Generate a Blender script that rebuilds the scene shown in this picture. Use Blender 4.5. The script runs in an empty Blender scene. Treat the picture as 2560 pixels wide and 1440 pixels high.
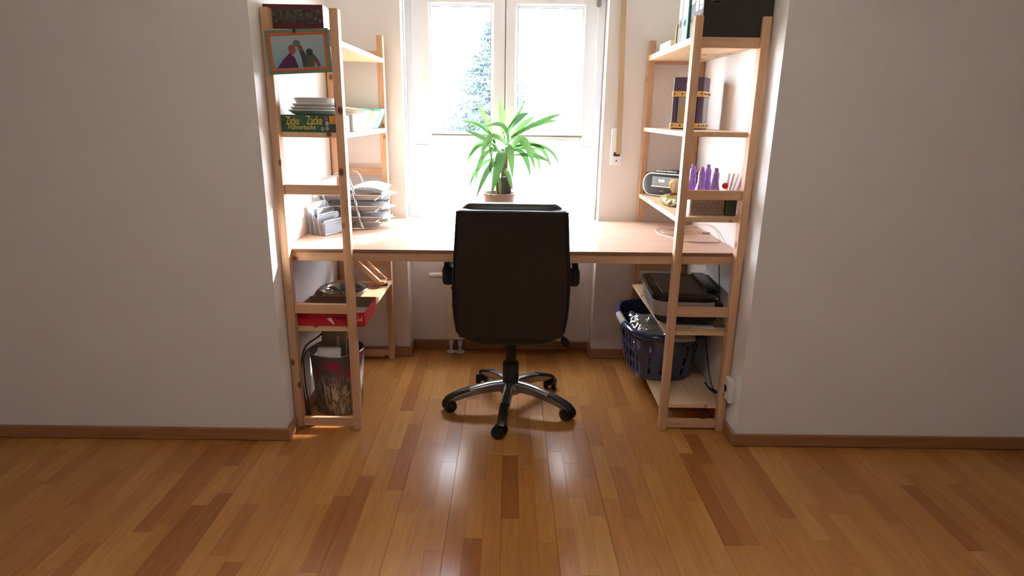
import bpy, bmesh, math, random
from math import sin, cos, pi, radians
from mathutils import Vector, Matrix, Euler
random.seed(7)
S = bpy.context.scene
COL = S.collection

# ------------------------------------------------------------------ camera, sky, sun, exposure
CAM_F, CAM_PITCH, CAM_ROLL, CAM_YAW = 1542.34, .2751, .0159, .0071
cd = bpy.data.cameras.new('camera')
cd.sensor_fit = 'HORIZONTAL'; cd.sensor_width = 36.0
cd.lens = CAM_F * 36.0 / 2560.0
cd.clip_start = .05; cd.clip_end = 200
cam = bpy.data.objects.new('camera', cd); COL.objects.link(cam)
cam.matrix_world = (Matrix.Translation((0, -3.4658, 1.4113)) @ Matrix.Rotation(-CAM_YAW, 4, 'Z')
                    @ Matrix.Rotation(pi/2 - CAM_PITCH, 4, 'X') @ Matrix.Rotation(CAM_ROLL, 4, 'Z'))
S.camera = cam

SKY_STRENGTH = 13.0
SUN_STRENGTH = 16.0
FILL_STRENGTH = 7.5  # emission of the added fill light behind the camera
world = bpy.data.worlds.new('sky'); S.world = world; world.use_nodes = True
wn = world.node_tree.nodes; wl = world.node_tree.links
bg = wn['Background']; bg.inputs[0].default_value = (.89, .95, 1.10, 1); bg.inputs[1].default_value = SKY_STRENGTH
sd = bpy.data.lights.new('sun', 'SUN'); sd.energy = SUN_STRENGTH; sd.angle = radians(1.2); sd.color = (1, .95, .88)
sun = bpy.data.objects.new('sun', sd); COL.objects.link(sun)
sun.rotation_euler = Vector((-1, -.88, -.74)).to_track_quat('-Z', 'Y').to_euler()
sun.location = (5, 5, 6)

S.view_settings.view_transform = 'Standard'
S.view_settings.look = 'None'
S.view_settings.exposure = 1.62
S.view_settings.gamma = 1.0
S.view_settings.use_curve_mapping = False
try:
    S.cycles.max_bounces = 14; S.cycles.diffuse_bounces = 8; S.cycles.transparent_max_bounces = 12
    S.cycles.use_denoising = True
    S.cycles.sample_clamp_indirect = 12
except Exception:
    pass

# ------------------------------------------------------------------ materials
def lin(c):
    return tuple(((x/255)/12.92 if x/255 <= .04045 else ((x/255+.055)/1.055)**2.4) for x in c)
MATS = {}
def M(name, col, rough=.5, metal=0, coat=0, bump=0, bscale=60, alpha=1, trans=0, emit=0, spec=.5, var=0):
    if name in MATS: return MATS[name]
    m = bpy.data.materials.new(name); m.use_nodes = True
    nt = m.node_tree; b = nt.nodes['Principled BSDF']
    b.inputs['Base Color'].default_value = (*col, 1)
    b.inputs['Roughness'].default_value = rough
    b.inputs['Metallic'].default_value = metal
    b.inputs['Specular IOR Level'].default_value = spec
    b.inputs['Coat Weight'].default_value = coat
    b.inputs['Alpha'].default_value = alpha
    b.inputs['Transmission Weight'].default_value = trans
    if bump or var:
        tc = nt.nodes.new('ShaderNodeTexCoord')
        n = nt.nodes.new('ShaderNodeTexNoise'); n.inputs['Scale'].default_value = bscale; n.inputs['Detail'].default_value = 4
        nt.links.new(tc.outputs['Object'], n.inputs['Vector'])
        if bump:
            bp = nt.nodes.new('ShaderNodeBump'); bp.inputs['Strength'].default_value = bump; bp.inputs['Distance'].default_value = .002
            nt.links.new(n.outputs['Fac'], bp.inputs['Height']); nt.links.new(bp.outputs['Normal'], b.inputs['Normal'])
        if var:
            r = nt.nodes.new('ShaderNodeValToRGB')
            r.color_ramp.elements[0].position = .3; r.color_ramp.elements[1].position = .7
            r.color_ramp.elements[0].color = (*[c*(1-var) for c in col], 1); r.color_ramp.elements[1].color = (*[min(1, c*(1+var)) for c in col], 1)
            nt.links.new(n.outputs['Fac'], r.inputs['Fac']); nt.links.new(r.outputs['Color'], b.inputs['Base Color'])
    MATS[name] = m
    return m

def wood(name, lo, hi, axis=2, knots=True, rough=.5, coat=0, gscale=1.0, tone=.12, attr=False):
    """grain runs along the local axis; each object shifted and toned by its own random number"""
    if name in MATS: return MATS[name]
    m = bpy.data.materials.new(name); m.use_nodes = True
    nt = m.node_tree; N = nt.nodes; L = nt.links; b = N['Principled BSDF']
    tc = N.new('ShaderNodeTexCoord'); oi = N.new('ShaderNodeObjectInfo')
    add = N.new('ShaderNodeVectorMath'); add.operation = 'ADD'
    mul = N.new('ShaderNodeVectorMath'); mul.operation = 'SCALE'; mul.inputs[0].default_value = (17, 31, 23)
    rnd = oi.outputs['Random']
    if attr:
        at = N.new('ShaderNodeAttribute'); at.attribute_name = 'tone'; rnd = at.outputs['Fac']
    L.new(rnd, mul.inputs['Scale']); L.new(tc.outputs['Object'], add.inputs[0]); L.new(mul.outputs[0], add.inputs[1])
    mp = N.new('ShaderNodeMapping'); sc = [42*gscale]*3; sc[axis] = 2.2*gscale; mp.inputs['Scale'].default_value = sc
    L.new(add.outputs[0], mp.inputs['Vector'])
    n = N.new('ShaderNodeTexNoise'); n.inputs['Scale'].default_value = 1.6; n.inputs['Detail'].default_value = 5; n.inputs['Distortion'].default_value = .6
    L.new(mp.outputs[0], n.inputs['Vector'])
    r = N.new('ShaderNodeValToRGB'); r.color_ramp.elements[0].position = .3; r.color_ramp.elements[1].position = .72
    r.color_ramp.elements[0].color = (*lo, 1); r.color_ramp.elements[1].color = (*hi, 1)
    L.new(n.outputs['Fac'], r.inputs['Fac']); out = r.outputs['Color']
    # tone per object
    hsv = N.new('ShaderNodeHueSaturation')
    mr = N.new('ShaderNodeMapRange'); mr.inputs['To Min'].default_value = 1-tone; mr.inputs['To Max'].default_value = 1+tone
    L.new(rnd, mr.inputs['Value']); L.new(mr.outputs[0], hsv.inputs['Value']); L.new(out, hsv.inputs['Color']); out = hsv.outputs['Color']
    if knots:
        mp2 = N.new('ShaderNodeMapping'); s2 = [11]*3; s2[axis] = 7.5; mp2.inputs['Scale'].default_value = s2
        L.new(add.outputs[0], mp2.inputs['Vector'])
        v = N.new('ShaderNodeTexVoronoi'); v.inputs['Scale'].default_value = 1.0; L.new(mp2.outputs[0], v.inputs['Vector'])
        kr = N.new('ShaderNodeValToRGB'); kr.color_ramp.elements[0].position = .08; kr.color_ramp.elements[1].position = .16
        kr.color_ramp.elements[0].color = (1, 1, 1, 1); kr.color_ramp.elements[1].color = (0, 0, 0, 1)
        L.new(v.outputs['Distance'], kr.inputs['Fac'])
        mx = N.new('ShaderNodeMix'); mx.data_type = 'RGBA'
        L.new(kr.outputs['Color'], mx.inputs['Factor']); L.new(out, mx.inputs['A']); mx.inputs['B'].default_value = (.16, .045, .015, 1)
        out = mx.outputs['Result']
    L.new(out, b.inputs['Base Color'])
    b.inputs['Roughness'].default_value = rough; b.inputs['Coat Weight'].default_value = coat; b.inputs['Coat Roughness'].default_value = .18
    bp = N.new('ShaderNodeBump'); bp.inputs['Strength'].default_value = .08; bp.inputs['Distance'].default_value = .002
    L.new(n.outputs['Fac'], bp.inputs['Height']); L.new(bp.outputs['Normal'], b.inputs['Normal'])
    MATS[name] = m
    return m

PINE_LO, PINE_HI = (.55, .315, .18), (.67, .425, .265)
pine = [wood('pine_grain_' + 'xyz'[a], PINE_LO, PINE_HI, a) for a in range(3)]
board_m = wood('pine_board', (.65, .42, .24), (.76, .55, .35), 1, True, .45)
ply = wood('birch_plywood', (.58, .39, .29), (.67, .48, .37), 0, False, .38, .25, .5, .02)
ply_edge = wood('plywood_edge', (.22, .115, .065), (.29, .155, .085), 0, False, .6)
skirt = [wood('oak_skirting_' + 'xyz'[a], (.30, .13, .055), (.38, .18, .08), a, False, .4, .2) for a in range(2)]

def floor_mat(name, attr):
    m = bpy.data.materials.new(name); m.use_nodes = True
    nt = m.node_tree; N = nt.nodes; L = nt.links; b = N['Principled BSDF']
    tc = N.new('ShaderNodeTexCoord'); oi = N.new('ShaderNodeObjectInfo'); rnd = oi.outputs['Random']
    if attr:
        at = N.new('ShaderNodeAttribute'); at.attribute_name = 'tone'; rnd = at.outputs['Fac']
    r = N.new('ShaderNodeValToRGB'); cr = r.color_ramp
    cr.elements[0].position = 0; cr.elements[0].color = (.31, .108, .026, 1)
    cr.elements[1].position = 1; cr.elements[1].color = (.53, .265, .076, 1)
    for p, c in ((.07, (.38, .146, .036)), (.22, (.43, .182, .046)), (.75, (.465, .208, .054)), (.93, (.495, .232, .064))):
        e = cr.elements.new(p); e.color = (*c, 1)
    L.new(rnd, r.inputs['Fac'])
    mul = N.new('ShaderNodeVectorMath'); mul.operation = 'SCALE'; mul.inputs[0].default_value = (17, 31, 23); L.new(rnd, mul.inputs['Scale'])
    add = N.new('ShaderNodeVectorMath'); add.operation = 'ADD'; L.new(tc.outputs['Object'], add.inputs[0]); L.new(mul.outputs[0], add.inputs[1])
    mp = N.new('ShaderNodeMapping'); mp.inputs['Scale'].default_value = (55, 3.2, 55); L.new(add.outputs[0], mp.inputs['Vector'])
    n = N.new('ShaderNodeTexNoise'); n.inputs['Scale'].default_value = 1.5; n.inputs['Detail'].default_value = 6; n.inputs['Distortion'].default_value = .8
    L.new(mp.outputs[0], n.inputs['Vector'])
    gr = N.new('ShaderNodeMapRange'); gr.inputs['From Min'].default_value = .3; gr.inputs['From Max'].default_value = .7
    gr.inputs['To Min'].default_value = .86; gr.inputs['To Max'].default_value = 1.1; L.new(n.outputs['Fac'], gr.inputs['Value'])
    hsv = N.new('ShaderNodeHueSaturation'); L.new(r.outputs['Color'], hsv.inputs['Color']); L.new(gr.outputs[0], hsv.inputs['Value'])
    L.new(hsv.outputs['Color'], b.inputs['Base Color'])
    b.inputs['Roughness'].default_value = .42
    b.inputs['Specular IOR Level'].default_value = .2
    b.inputs['Coat Weight'].default_value = .6; b.inputs['Coat Roughness'].default_value = .21
    n2 = N.new('ShaderNodeTexNoise'); n2.inputs['Scale'].default_value = 260; L.new(tc.outputs['Object'], n2.inputs['Vector'])
    bp = N.new('ShaderNodeBump'); bp.inputs['Strength'].default_value = .06; bp.inputs['Distance'].default_value = .001
    L.new(n2.outputs['Fac'], bp.inputs['Height']); L.new(bp.outputs['Normal'], b.inputs['Normal'])
    L.new(bp.outputs['Normal'], b.inputs['Coat Normal'])
    return m
floor_part_m = floor_mat('beech_parquet', False); floor_rest_m = floor_mat('beech_parquet_rest', True)
joint_m = M('floor_joint', (.10, .045, .02), .8)

wall_m = M('white_plaster', (.80, .775, .77), .9, bump=.25, bscale=220)
far_m = M('outer_room_plaster', (.50, .48, .46), .9)
ceil_m = M('white_ceiling', (.85, .83, .80), .9)
upvc = M('white_window_plastic', (.83, .86, .91), .35)
rad_m = M('white_enamel', (.78, .75, .70), .35)
gasket = M('dark_gasket', (.03, .03, .035), .6)
alu = M('grey_weather_bar', (.45, .47, .44), .4, .6)
leather = M('black_leather', (.013, .0125, .0135), .40, bump=.3, bscale=170, spec=.5)
plastic_black = M('black_plastic', (.014, .013, .013), .38)
chrome = M('satin_silver', (.34, .34, .345), .27, .9)
castor_m = M('black_castor', (.010, .010, .010), .4)
silver_wire = M('silver_wire', (.45, .45, .46), .3, .8)
white_p = M('white_paper', (.86, .86, .86), .7)
steel = M('stainless_steel', (.55, .54, .50), .22, .95)

def glass_mat(name, diffuse=None, fac=.06, tint=(1, 1, 1)):
    m = bpy.data.materials.new(name); m.use_nodes = True
    nt = m.node_tree; N = nt.nodes; L = nt.links; N.remove(N['Principled BSDF'])
    out = N['Material Output']
    t = N.new('ShaderNodeBsdfTransparent'); t.inputs[0].default_value = (*tint, 1)
    g = N.new('ShaderNodeBsdfGlossy'); g.inputs['Roughness'].default_value = .02
    mx = N.new('ShaderNodeMixShader'); mx.inputs[0].default_value = fac
    L.new(t.outputs[0], mx.inputs[1]); L.new(g.outputs[0], mx.inputs[2]); res = mx
    if diffuse:
        tr = N.new('ShaderNodeBsdfTranslucent'); tr.inputs[0].default_value = (.93, .93, .93, 1)
        m2 = N.new('ShaderNodeMixShader'); m2.inputs[0].default_value = diffuse
        L.new(mx.outputs[0], m2.inputs[1]); L.new(tr.outputs[0], m2.inputs[2]); res = m2
    L.new(res.outputs[0], out.inputs[0])
    return m
glass = glass_mat('clear_glass'); frosted = glass_mat('milky_glass', .5)

def mesh_mat(name, col, scale=420, open_=.45):
    """fine expanded metal mesh: real see-through holes by a regular grid"""
    m = bpy.data.materials.new(name); m.use_nodes = True
    nt = m.node_tree; N = nt.nodes; L = nt.links; b = N['Principled BSDF']
    b.inputs['Base Color'].default_value = (*col, 1); b.inputs['Metallic'].default_value = .6; b.inputs['Roughness'].default_value = .4
    tc = N.new('ShaderNodeTexCoord'); ch = N.new('ShaderNodeTexVoronoi'); ch.inputs['Scale'].default_value = scale; ch.inputs['Randomness'].default_value = 0
    L.new(tc.outputs['Object'], ch.inputs['Vector'])
    mr = N.new('ShaderNodeMath'); mr.operation = 'GREATER_THAN'; mr.inputs[1].default_value = open_
    L.new(ch.outputs['Distance'], mr.inputs[0]); L.new(mr.outputs[0], b.inputs['Alpha'])
    return m
wire_mesh = mesh_mat('silver_wire_mesh', (.25, .265, .29), 420, .36)

def leaf_mat(name, c1, c2):
    m = bpy.data.materials.new(name); m.use_nodes = True
    nt = m.node_tree; N = nt.nodes; L = nt.links; b = N['Principled BSDF']; out = N['Material Output']
    oi = N.new('ShaderNodeObjectInfo'); r = N.new('ShaderNodeValToRGB')
    r.color_ramp.elements[0].color = (*c1, 1); r.color_ramp.elements[1].color = (*c2, 1)
    L.new(oi.outputs['Random'], r.inputs['Fac']); L.new(r.outputs['Color'], b.inputs['Base Color'])
    b.inputs['Roughness'].default_value = .35
    tr = N.new('ShaderNodeBsdfTranslucent')
    hs = N.new('ShaderNodeHueSaturation'); hs.inputs['Value'].default_value = 1.05; L.new(r.outputs['Color'], hs.inputs['Color']); L.new(hs.outputs[0], tr.inputs[0])
    mx = N.new('ShaderNodeMixShader'); mx.inputs[0].default_value = .36
    L.new(b.outputs[0], mx.inputs[1]); L.new(tr.outputs[0], mx.inputs[2]); L.new(mx.outputs[0], out.inputs[0])
    return m

# ------------------------------------------------------------------ mesh helpers
class B:
    def __init__(s): s.v = []; s.f = []; s.mi = []
    def add(s, vs, fs, mi=0):
        o = len(s.v); s.v += [tuple(v) for v in vs]; s.f += [tuple(i+o for i in f) for f in fs]; s.mi += [mi]*len(fs); return s
    def box(s, x0, x1, y0, y1, z0, z1, bev=0, seg=2, mat=None, mi=0):
        bm = bmesh.new(); bmesh.ops.create_cube(bm, size=1)
        for v in bm.verts: v.co = Vector(((x0+x1)/2+v.co.x*(x1-x0), (y0+y1)/2+v.co.y*(y1-y0), (z0+z1)/2+v.co.z*(z1-z0)))
        if bev: bmesh.ops.bevel(bm, geom=bm.edges[:], offset=bev, segments=seg, affect='EDGES', profile=.5)
        return s.bm(bm, mat, mi)
    def bm(s, bm, mat=None, mi=0):
        if mat is not None: bm.transform(mat)
        bm.verts.index_update()
        s.add([v.co.copy() for v in bm.verts], [[v.index for v in f.verts] for f in bm.faces], mi); bm.free(); return s
    def prism(s, pts, z0, z1, mat=None, bev=0, mi=0):
        bm = bmesh.new(); vs = [bm.verts.new((p[0], p[1], z0)) for p in pts]; f = bm.faces.new(vs)
        r = bmesh.ops.extrude_face_region(bm, geom=[f])
        for v in r['geom']:
            if isinstance(v, bmesh.types.BMVert): v.co.z = z1
        bmesh.ops.recalc_face_normals(bm, faces=bm.faces[:])
        if bev: bmesh.ops.bevel(bm, geom=bm.edges[:], offset=bev, segments=2, affect='EDGES', profile=.5)
        return s.bm(bm, mat, mi)
    def rings(s, R, cap0=True, cap1=True, closed=True, mi=0):
        n = len(R[0]); vs = [p for r in R for p in r]; fs = []
        for i in range(len(R)-1):
            for j in range(n if closed else n-1):
                k = (j+1) % n; fs.append((i*n+j, i*n+k, (i+1)*n+k, (i+1)*n+j))
        if cap0: fs.append(tuple(range(n-1, -1, -1)))
        if cap1: fs.append(tuple((len(R)-1)*n+j for j in range(n)))
        return s.add(vs, fs, mi)
    def lathe(s, prof, c=(0, 0, 0), n=28, cap0=True, cap1=True, sx=1, sy=1, mi=0):
        return s.rings([[(c[0]+r*cos(2*pi*j/n)*sx, c[1]+r*sin(2*pi*j/n)*sy, c[2]+z) for j in range(n)] for r, z in prof], cap0, cap1, mi=mi)
    def tube(s, pts, r, n=8, cap=True, mi=0, flat=1.0):
        P = [Vector(p) for p in pts]; R = []; up = None
        for i, p in enumerate(P):
            t = (P[min(i+1, len(P)-1)]-P[max(i-1, 0)]).normalized()
            if up is None:
                up = Vector((0, 0, 1)) if abs(t.z) < .9 else Vector((0, 1, 0))
            a = t.cross(up).normalized(); up = a.cross(t).normalized()
            rr = r[i] if isinstance(r, (list, tuple)) else r
            R.append([tuple(p+a*rr*cos(2*pi*j/n)+up*rr*flat*sin(2*pi*j/n)) for j in range(n)])
        return s.rings(R, cap, cap, mi=mi)
    def sweep(s, pts, w, h, n=16, e=4.0, up=(0, 0, 1), mi=0):
        """superellipse section of width w (sideways) and height h (towards up) along a path"""
        P = [Vector(p) for p in pts]; R = []; U = Vector(up)
        for i, p in enumerate(P):
            t = (P[min(i+1, len(P)-1)]-P[max(i-1, 0)]).normalized()
            a = t.cross(U).normalized(); u = a.cross(t).normalized()
            ww = w[i] if isinstance(w, (list, tuple)) else w; hh = h[i] if isinstance(h, (list, tuple)) else h
            ring = []
            for j in range(n):
                th = 2*pi*j/n; c, q = cos(th), sin(th)
                ring.append(tuple(p + a*(ww/2)*math.copysign(abs(c)**(2/e), c) + u*(hh/2)*math.copysign(abs(q)**(2/e), q)))
            R.append(ring)
        return s.rings(R, mi=mi)
    def rot(s, mat):
        s.v = [tuple(mat @ Vector(v)) for v in s.v]; return s

def spline(pts, n=8):
    P = [Vector(p) for p in pts]; out = []
    for i in range(len(P)-1):
        p0, p1, p2, p3 = P[max(i-1, 0)], P[i], P[i+1], P[min(i+2, len(P)-1)]
        for k in range(n):
            t = k/n
            out.append(.5*((2*p1)+(-p0+p2)*t+(2*p0-5*p1+4*p2-p3)*t*t+(-p0+3*p1-3*p2+p3)*t**3))
    out.append(P[-1]); return [tuple(p) for p in out]

def mk(name, b, mat, parent=None, smooth=False, label=None, kind=None, center=True, cat=None, group=None, subsurf=0):
    me = bpy.data.meshes.new(name)
    c = Vector((0, 0, 0))
    if center and b.v:
        lo = [min(v[i] for v in b.v) for i in range(3)]; hi = [max(v[i] for v in b.v) for i in range(3)]
        c = Vector([(lo[i]+hi[i])/2 for i in range(3)])
        if parent is None: c.z = lo[2]
    me.from_pydata([tuple(Vector(v)-c) for v in b.v], [], b.f)
    mats = mat if isinstance(mat, (list, tuple)) else [mat]
    for m in mats: me.materials.append(m)
    if len(mats) > 1: me.polygons.foreach_set('material_index', b.mi)
    bm = bmesh.new(); bm.from_mesh(me); bmesh.ops.recalc_face_normals(bm, faces=bm.faces[:]); bm.to_mesh(me); bm.free()
    o = bpy.data.objects.new(name, me); COL.objects.link(o); o.location = c
    if smooth:
        me.polygons.foreach_set('use_smooth', [True]*len(me.polygons))
        try: me.set_sharp_from_angle(angle=radians(38 if smooth is True else smooth))
        except Exception: pass
    if subsurf:
        md = o.modifiers.new('subdivision', 'SUBSURF'); md.levels = md.render_levels = subsurf
    if parent: o.parent = parent
    if label: o['label'] = label
    if kind: o['kind'] = kind
    if cat: o['category'] = cat
    if group: o['group'] = group
    return o

def thing(name, label, cat, loc=(0, 0, 0), rz=0, group=None, kind=None):
    o = bpy.data.objects.new(name, None); COL.objects.link(o); o.empty_display_size = .05
    o.location = loc; o.rotation_euler = (0, 0, rz)
    if label: o['label'] = label
    if cat: o['category'] = cat
    if group: o['group'] = group
    if kind: o['kind'] = kind
    return o

def dup(root, loc, rz=None, label=None):
    r = root.copy(); COL.objects.link(r); r.location = loc
    if rz is not None: r.rotation_euler = (0, 0, rz)
    if label: r['label'] = label
    for ch in [o for o in list(root.children)]:
        c = ch.copy(); COL.objects.link(c); c.parent = r
        for g in list(ch.children):
            d = g.copy(); COL.objects.link(d); d.parent = c
    return r

def text(name, body, size, mat, parent, loc, rot, extrude=.0004, bold=0, align='CENTER', sx=1):
    cu = bpy.data.curves.new(name, 'FONT'); cu.body = body; cu.size = size; cu.extrude = extrude; cu.align_x = align; cu.align_y = 'CENTER'
    cu.offset = bold; cu.resolution_u = 3
    t = bpy.data.objects.new(name, cu); COL.objects.link(t)
    dg = bpy.context.evaluated_depsgraph_get()
    me = bpy.data.meshes.new_from_object(t.evaluated_get(dg)); COL.objects.unlink(t); bpy.data.objects.remove(t)
    me.name = name; me.materials.clear(); me.materials.append(mat)
    o = bpy.data.objects.new(name, me); COL.objects.link(o); o.parent = parent; o.location = loc; o.rotation_euler = rot; o.scale = (sx, 1, 1)
    return o
FACE = (pi/2, 0, 0)      # text that faces -y

# ------------------------------------------------------------------ the setting
XL, XR, YB = -.97, 1.022, .012          # left wall, right wall, window wall
NX0, NX1, NY = -.582, .508, .135        # niche under and around the window
XO, YF, ZC, YS = 2.45, -4.7, 2.48, -1.0
def struct(name, b, m, **k): return mk(name, b, m, kind='structure', **k)
struct('wall_left', B().box(-XO, XL, YS, .32, -.02, ZC), wall_m)
struct('wall_right', B().box(XR, XO, YS, .32, -.02, ZC), wall_m)
# window wall: two piers, parapet behind the radiator, lintel
OX0, OX1, OZ0, OZ1 = -.575, .505, .745, 2.10
wb = B()
wb.box(XL, NX0, YB, .2, -.02, ZC); wb.box(NX1, XR, YB, .2, -.02, ZC)
wb.box(NX0, NX1, NY, .2, -.02, OZ0); wb.box(NX0, NX1, YB, .2, OZ1, ZC)
struct('wall_back', wb, wall_m)
struct('wall_front', B().box(-XO, XO, YF-.1, YF, -.02, ZC), far_m)
struct('wall_far_left', B().box(-XO-.1, -XO, YF, YS, -.02, ZC), far_m)
struct('wall_far_right', B().box(XO, XO+.1, YF, YS, -.02, ZC), far_m)
fillm = bpy.data.materials.new('fill_glow'); fillm.use_nodes = True
lb_ = fillm.node_tree.nodes['Principled BSDF']; lb_.inputs['Base Color'].default_value = (.85, .84, .8, 1); lb_.inputs['Emission Color'].default_value = (1, .96, .91, 1); lb_.inputs['Emission Strength'].default_value = FILL_STRENGTH
clp = thing('added_fill_light', 'added round fill light on the unseen ceiling behind the camera', 'fill light', (0, -2.75, ZC))  # added out of view to brighten the front floor, no such lamp known
mk('fill_base', B().lathe([(.12, -.002), (.12, -.03), (.10, -.035)], (0, 0, 0), 32), M('white_fill_base', (.8, .8, .8), .4), clp, True)
mk('fill_bowl', B().lathe([(.19, -.03), (.21, -.05), (.20, -.08), (.14, -.105), (.05, -.115), (.001, -.116)], (0, 0, 0), 40, True, False), fillm, clp, True)
struct('ceiling', B().box(-XO, XO, YF, .2, ZC, ZC+.1), ceil_m)

# floor: three-strip parquet boards running towards the window
floor = struct('floor', B().box(-XO, XO, YF, NY, -.06, -.004), joint_m)
def project(x, y, z):
    p = cam.matrix_world.inverted() @ Vector((x, y, z))
    if p.z > -.1: return None
    return (1280 - CAM_F*p.x/p.z, 720 + CAM_F*p.y/p.z)
BW = .1917; SW = BW/3; x_seam = -.0115
strips = []
nb = int(XO*2/BW)+4
for bi in range(-nb//2-1, nb//2+2):
    xb = x_seam + bi*BW
    for k in range(3):
        x0, x1 = xb+k*SW, xb+(k+1)*SW
        x0 += .0005 if k == 0 else .00012; x1 -= .0005 if k == 2 else .00012
        x0, x1 = max(x0, -XO), min(x1, XO)
        if x1-x0 < .01: continue
        y = YF - random.uniform(0, .4)
        while y < NY:
            ln = random.choice((.26, .33, .38, .42, .5, .56))*random.uniform(.92, 1.08)
            a, b_ = max(y, YF), min(y+ln, NY)
            y += ln
            # clip against the solid blocks of the side walls
            if (x0+x1)/2 < XL or (x0+x1)/2 > XR: b_ = min(b_, YS)
            if a > b_-.01: continue
            strips.append((x0, x1, a+.00015, b_-.00015))
def in_view(s):
    pts = [project(x, y, 0) for x in s[:2] for y in s[2:]]
    if any(p is None for p in pts): return 0
    us = [p[0] for p in pts]; vs = [p[1] for p in pts]
    w = min(max(us), 2560)-max(min(us), 0); h_ = min(max(vs), 1440)-max(min(vs), 0)
    return w*h_ if w > 0 and h_ > 0 else 0
ranked = sorted(strips, key=in_view, reverse=True)
parts_s = [s for s in ranked[:300] if in_view(s) > 0]
chosen = set(parts_s)
unit = {}
for s in parts_s:
    key = (round(s[1]-s[0], 4), round(s[3]-s[2], 2))
    w, ln = s[1]-s[0], s[3]-s[2]
    if key not in unit:
        me = bpy.data.meshes.new('parquet_strip')
        bb = B().box(-w/2, w/2, -ln/2, ln/2, -.006, 0, .0003, 1)
        me.from_pydata(bb.v, [], bb.f); me.materials.append(floor_part_m); unit[key] = (me, ln)
    o = bpy.data.objects.new('parquet_strip', unit[key][0]); COL.objects.link(o); o.parent = floor
    fl = floor.location
    o.location = ((s[0]+s[1])/2-fl.x, (s[2]+s[3])/2-fl.y, -fl.z)
    o.scale = (1, ln/unit[key][1], 1)
rest = B(); tones = []
for s in strips:
    if s in chosen: continue
    rest.box(s[0], s[1], s[2], s[3], -.006, 0); tones += [random.random()]*6
fl_rest = mk('parquet_rest', rest, floor_rest_m, kind='stuff')
at = fl_rest.data.attributes.new('tone', 'FLOAT', 'FACE')
at.data.foreach_set('value', tones)
fl_rest.parent = floor; fl_rest.location = Vector(fl_rest.location)-floor.location

def base(name, x0, x1, y0, y1, ax):
    b = B().box(x0, x1, y0, y1, .002, .058, .004, 2)
    return struct(name, b, skirt[ax])
T = .016
base('baseboard_back_left', XL+T, NX0+T, YB-T, YB, 0); base('baseboard_back_right', NX1-T, XR-T, YB-T, YB, 0)
base('baseboard_niche', NX0+T, NX1-T, NY-T, NY, 0)
base('baseboard_niche_left', NX0, NX0+T, YB, NY, 1); base('baseboard_niche_right', NX1-T, NX1, YB, NY, 1)
base('baseboard_left', XL, XL+T, YS, YB, 1); base('baseboard_right', XR-T, XR, YS, YB, 1)
base('baseboard_front_left', -XO, XL+T, YS-T, YS, 0); base('baseboard_front_right', XR-T, XO, YS-T, YS, 0)

# window: frame, two opening sashes, one milky fixed light below
win = thing('window_1', 'white two-sash window above the desk with milky lower pane', None, (0, .15, OZ0), kind='structure')
def W(b): return b.rot(Matrix.Translation((0, -.15, -OZ0)))
FY0, FY1 = .115, .185
fr = B()
fr.box(OX0, OX0+.045, FY0, FY1, OZ0, OZ1, .004, 1); fr.box(OX1-.045, OX1, FY0, FY1, OZ0, OZ1, .004, 1)
fr.box(OX0+.045, OX1-.045, FY0, FY1, OZ1-.05, OZ1, .004, 1); fr.box(OX0+.045, OX1-.045, FY0, FY1, OZ0, OZ0+.04, .004, 1)
fr.box(OX0+.045, OX1-.045, FY0, FY1, 1.235, 1.262, .004, 1)
mk('window_frame', W(fr), upvc, win)
def sash(gx0, gx1, ox0, ox1):
    s = B(); z0, z1, gz0, gz1 = 1.263, 2.048, 1.302, 1.972
    y0, y1 = .100, .160
    s.box(ox0, gx0, y0, y1, z0, z1, .006, 2); s.box(gx1, ox1, y0, y1, z0, z1, .006, 2)
    s.box(gx0, gx1, y0, y1, gz1, z1, .006, 2); s.box(gx0, gx1, y0, y1, z0, gz0, .006, 2)
    # stepped glazing bead
    for a, b_ in ((gx0, gx0+.012), (gx1-.012, gx1)): s.box(a, b_, y0+.012, y1-.01, gz0, gz1)
    s.box(gx0+.012, gx1-.012, y0+.012, y1-.01, gz1-.012, gz1); s.box(gx0+.012, gx1-.012, y0+.012, y1-.01, gz0, gz0+.012)
    so = mk('sash', W(s), upvc, win)
    def sub(o): o.parent = so; o.location = Vector(o.location)-so.location; return o
    sub(mk('pane', W(B().box(gx0+.011, gx1-.011, .126, .130, gz0+.011, gz1-.011)), glass, win))
    g = B(); t = .0022
    g.box(gx0+.012, gx0+.012+t, .120, .1255, gz0+.012, gz1-.012); g.box(gx1-.012-t, gx1-.012, .120, .1255, gz0+.012, gz1-.012)
    g.box(gx0+.012, gx1-.012, .120, .1255, gz1-.012-t, gz1-.012)
    sub(mk('gasket', W(g), gasket, win, label='thin dark rubber seal around the glass'))
    sub(mk('weather_bar', W(B().box(gx0+.004, gx1+.012, .091, .100, 1.286, 1.301, .002, 1)), alu, win, label='grey weather bar along the bottom of the glass'))
    return so
sash(-.441, -.099, -.535, -.0325); sash(.027, .392, -.0295, .466)
mk('meeting_seal', W(B().box(-.040, -.022, .128, .15, 1.265, 2.046)), gasket, win, label='dark seal in the gap between the two sashes')
hb = B().box(.452, .474, .082, .100, 1.965, 2.06, .003, 1)
mk('hinge', W(hb), M('grey_hinge', (.25, .25, .27), .4, .5), win)
mk('fixed_pane', W(B().box(-.44, .395, .135, .143, OZ0+.035, 1.24)), frosted, win, label='milky lower pane')
lf = B()
lf.box(-.531, -.438, .104, .15, OZ0+.04, 1.235, .004, 1); lf.box(.393, .461, .104, .15, OZ0+.04, 1.235, .004, 1)
mk('fixed_pane_frame', W(lf), upvc, win)
struct('trim_1', B().box(NX0+.002, NX1-.002, .100, .14, OZ0-.03, OZ0-.002, .003, 2), upvc)
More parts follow.
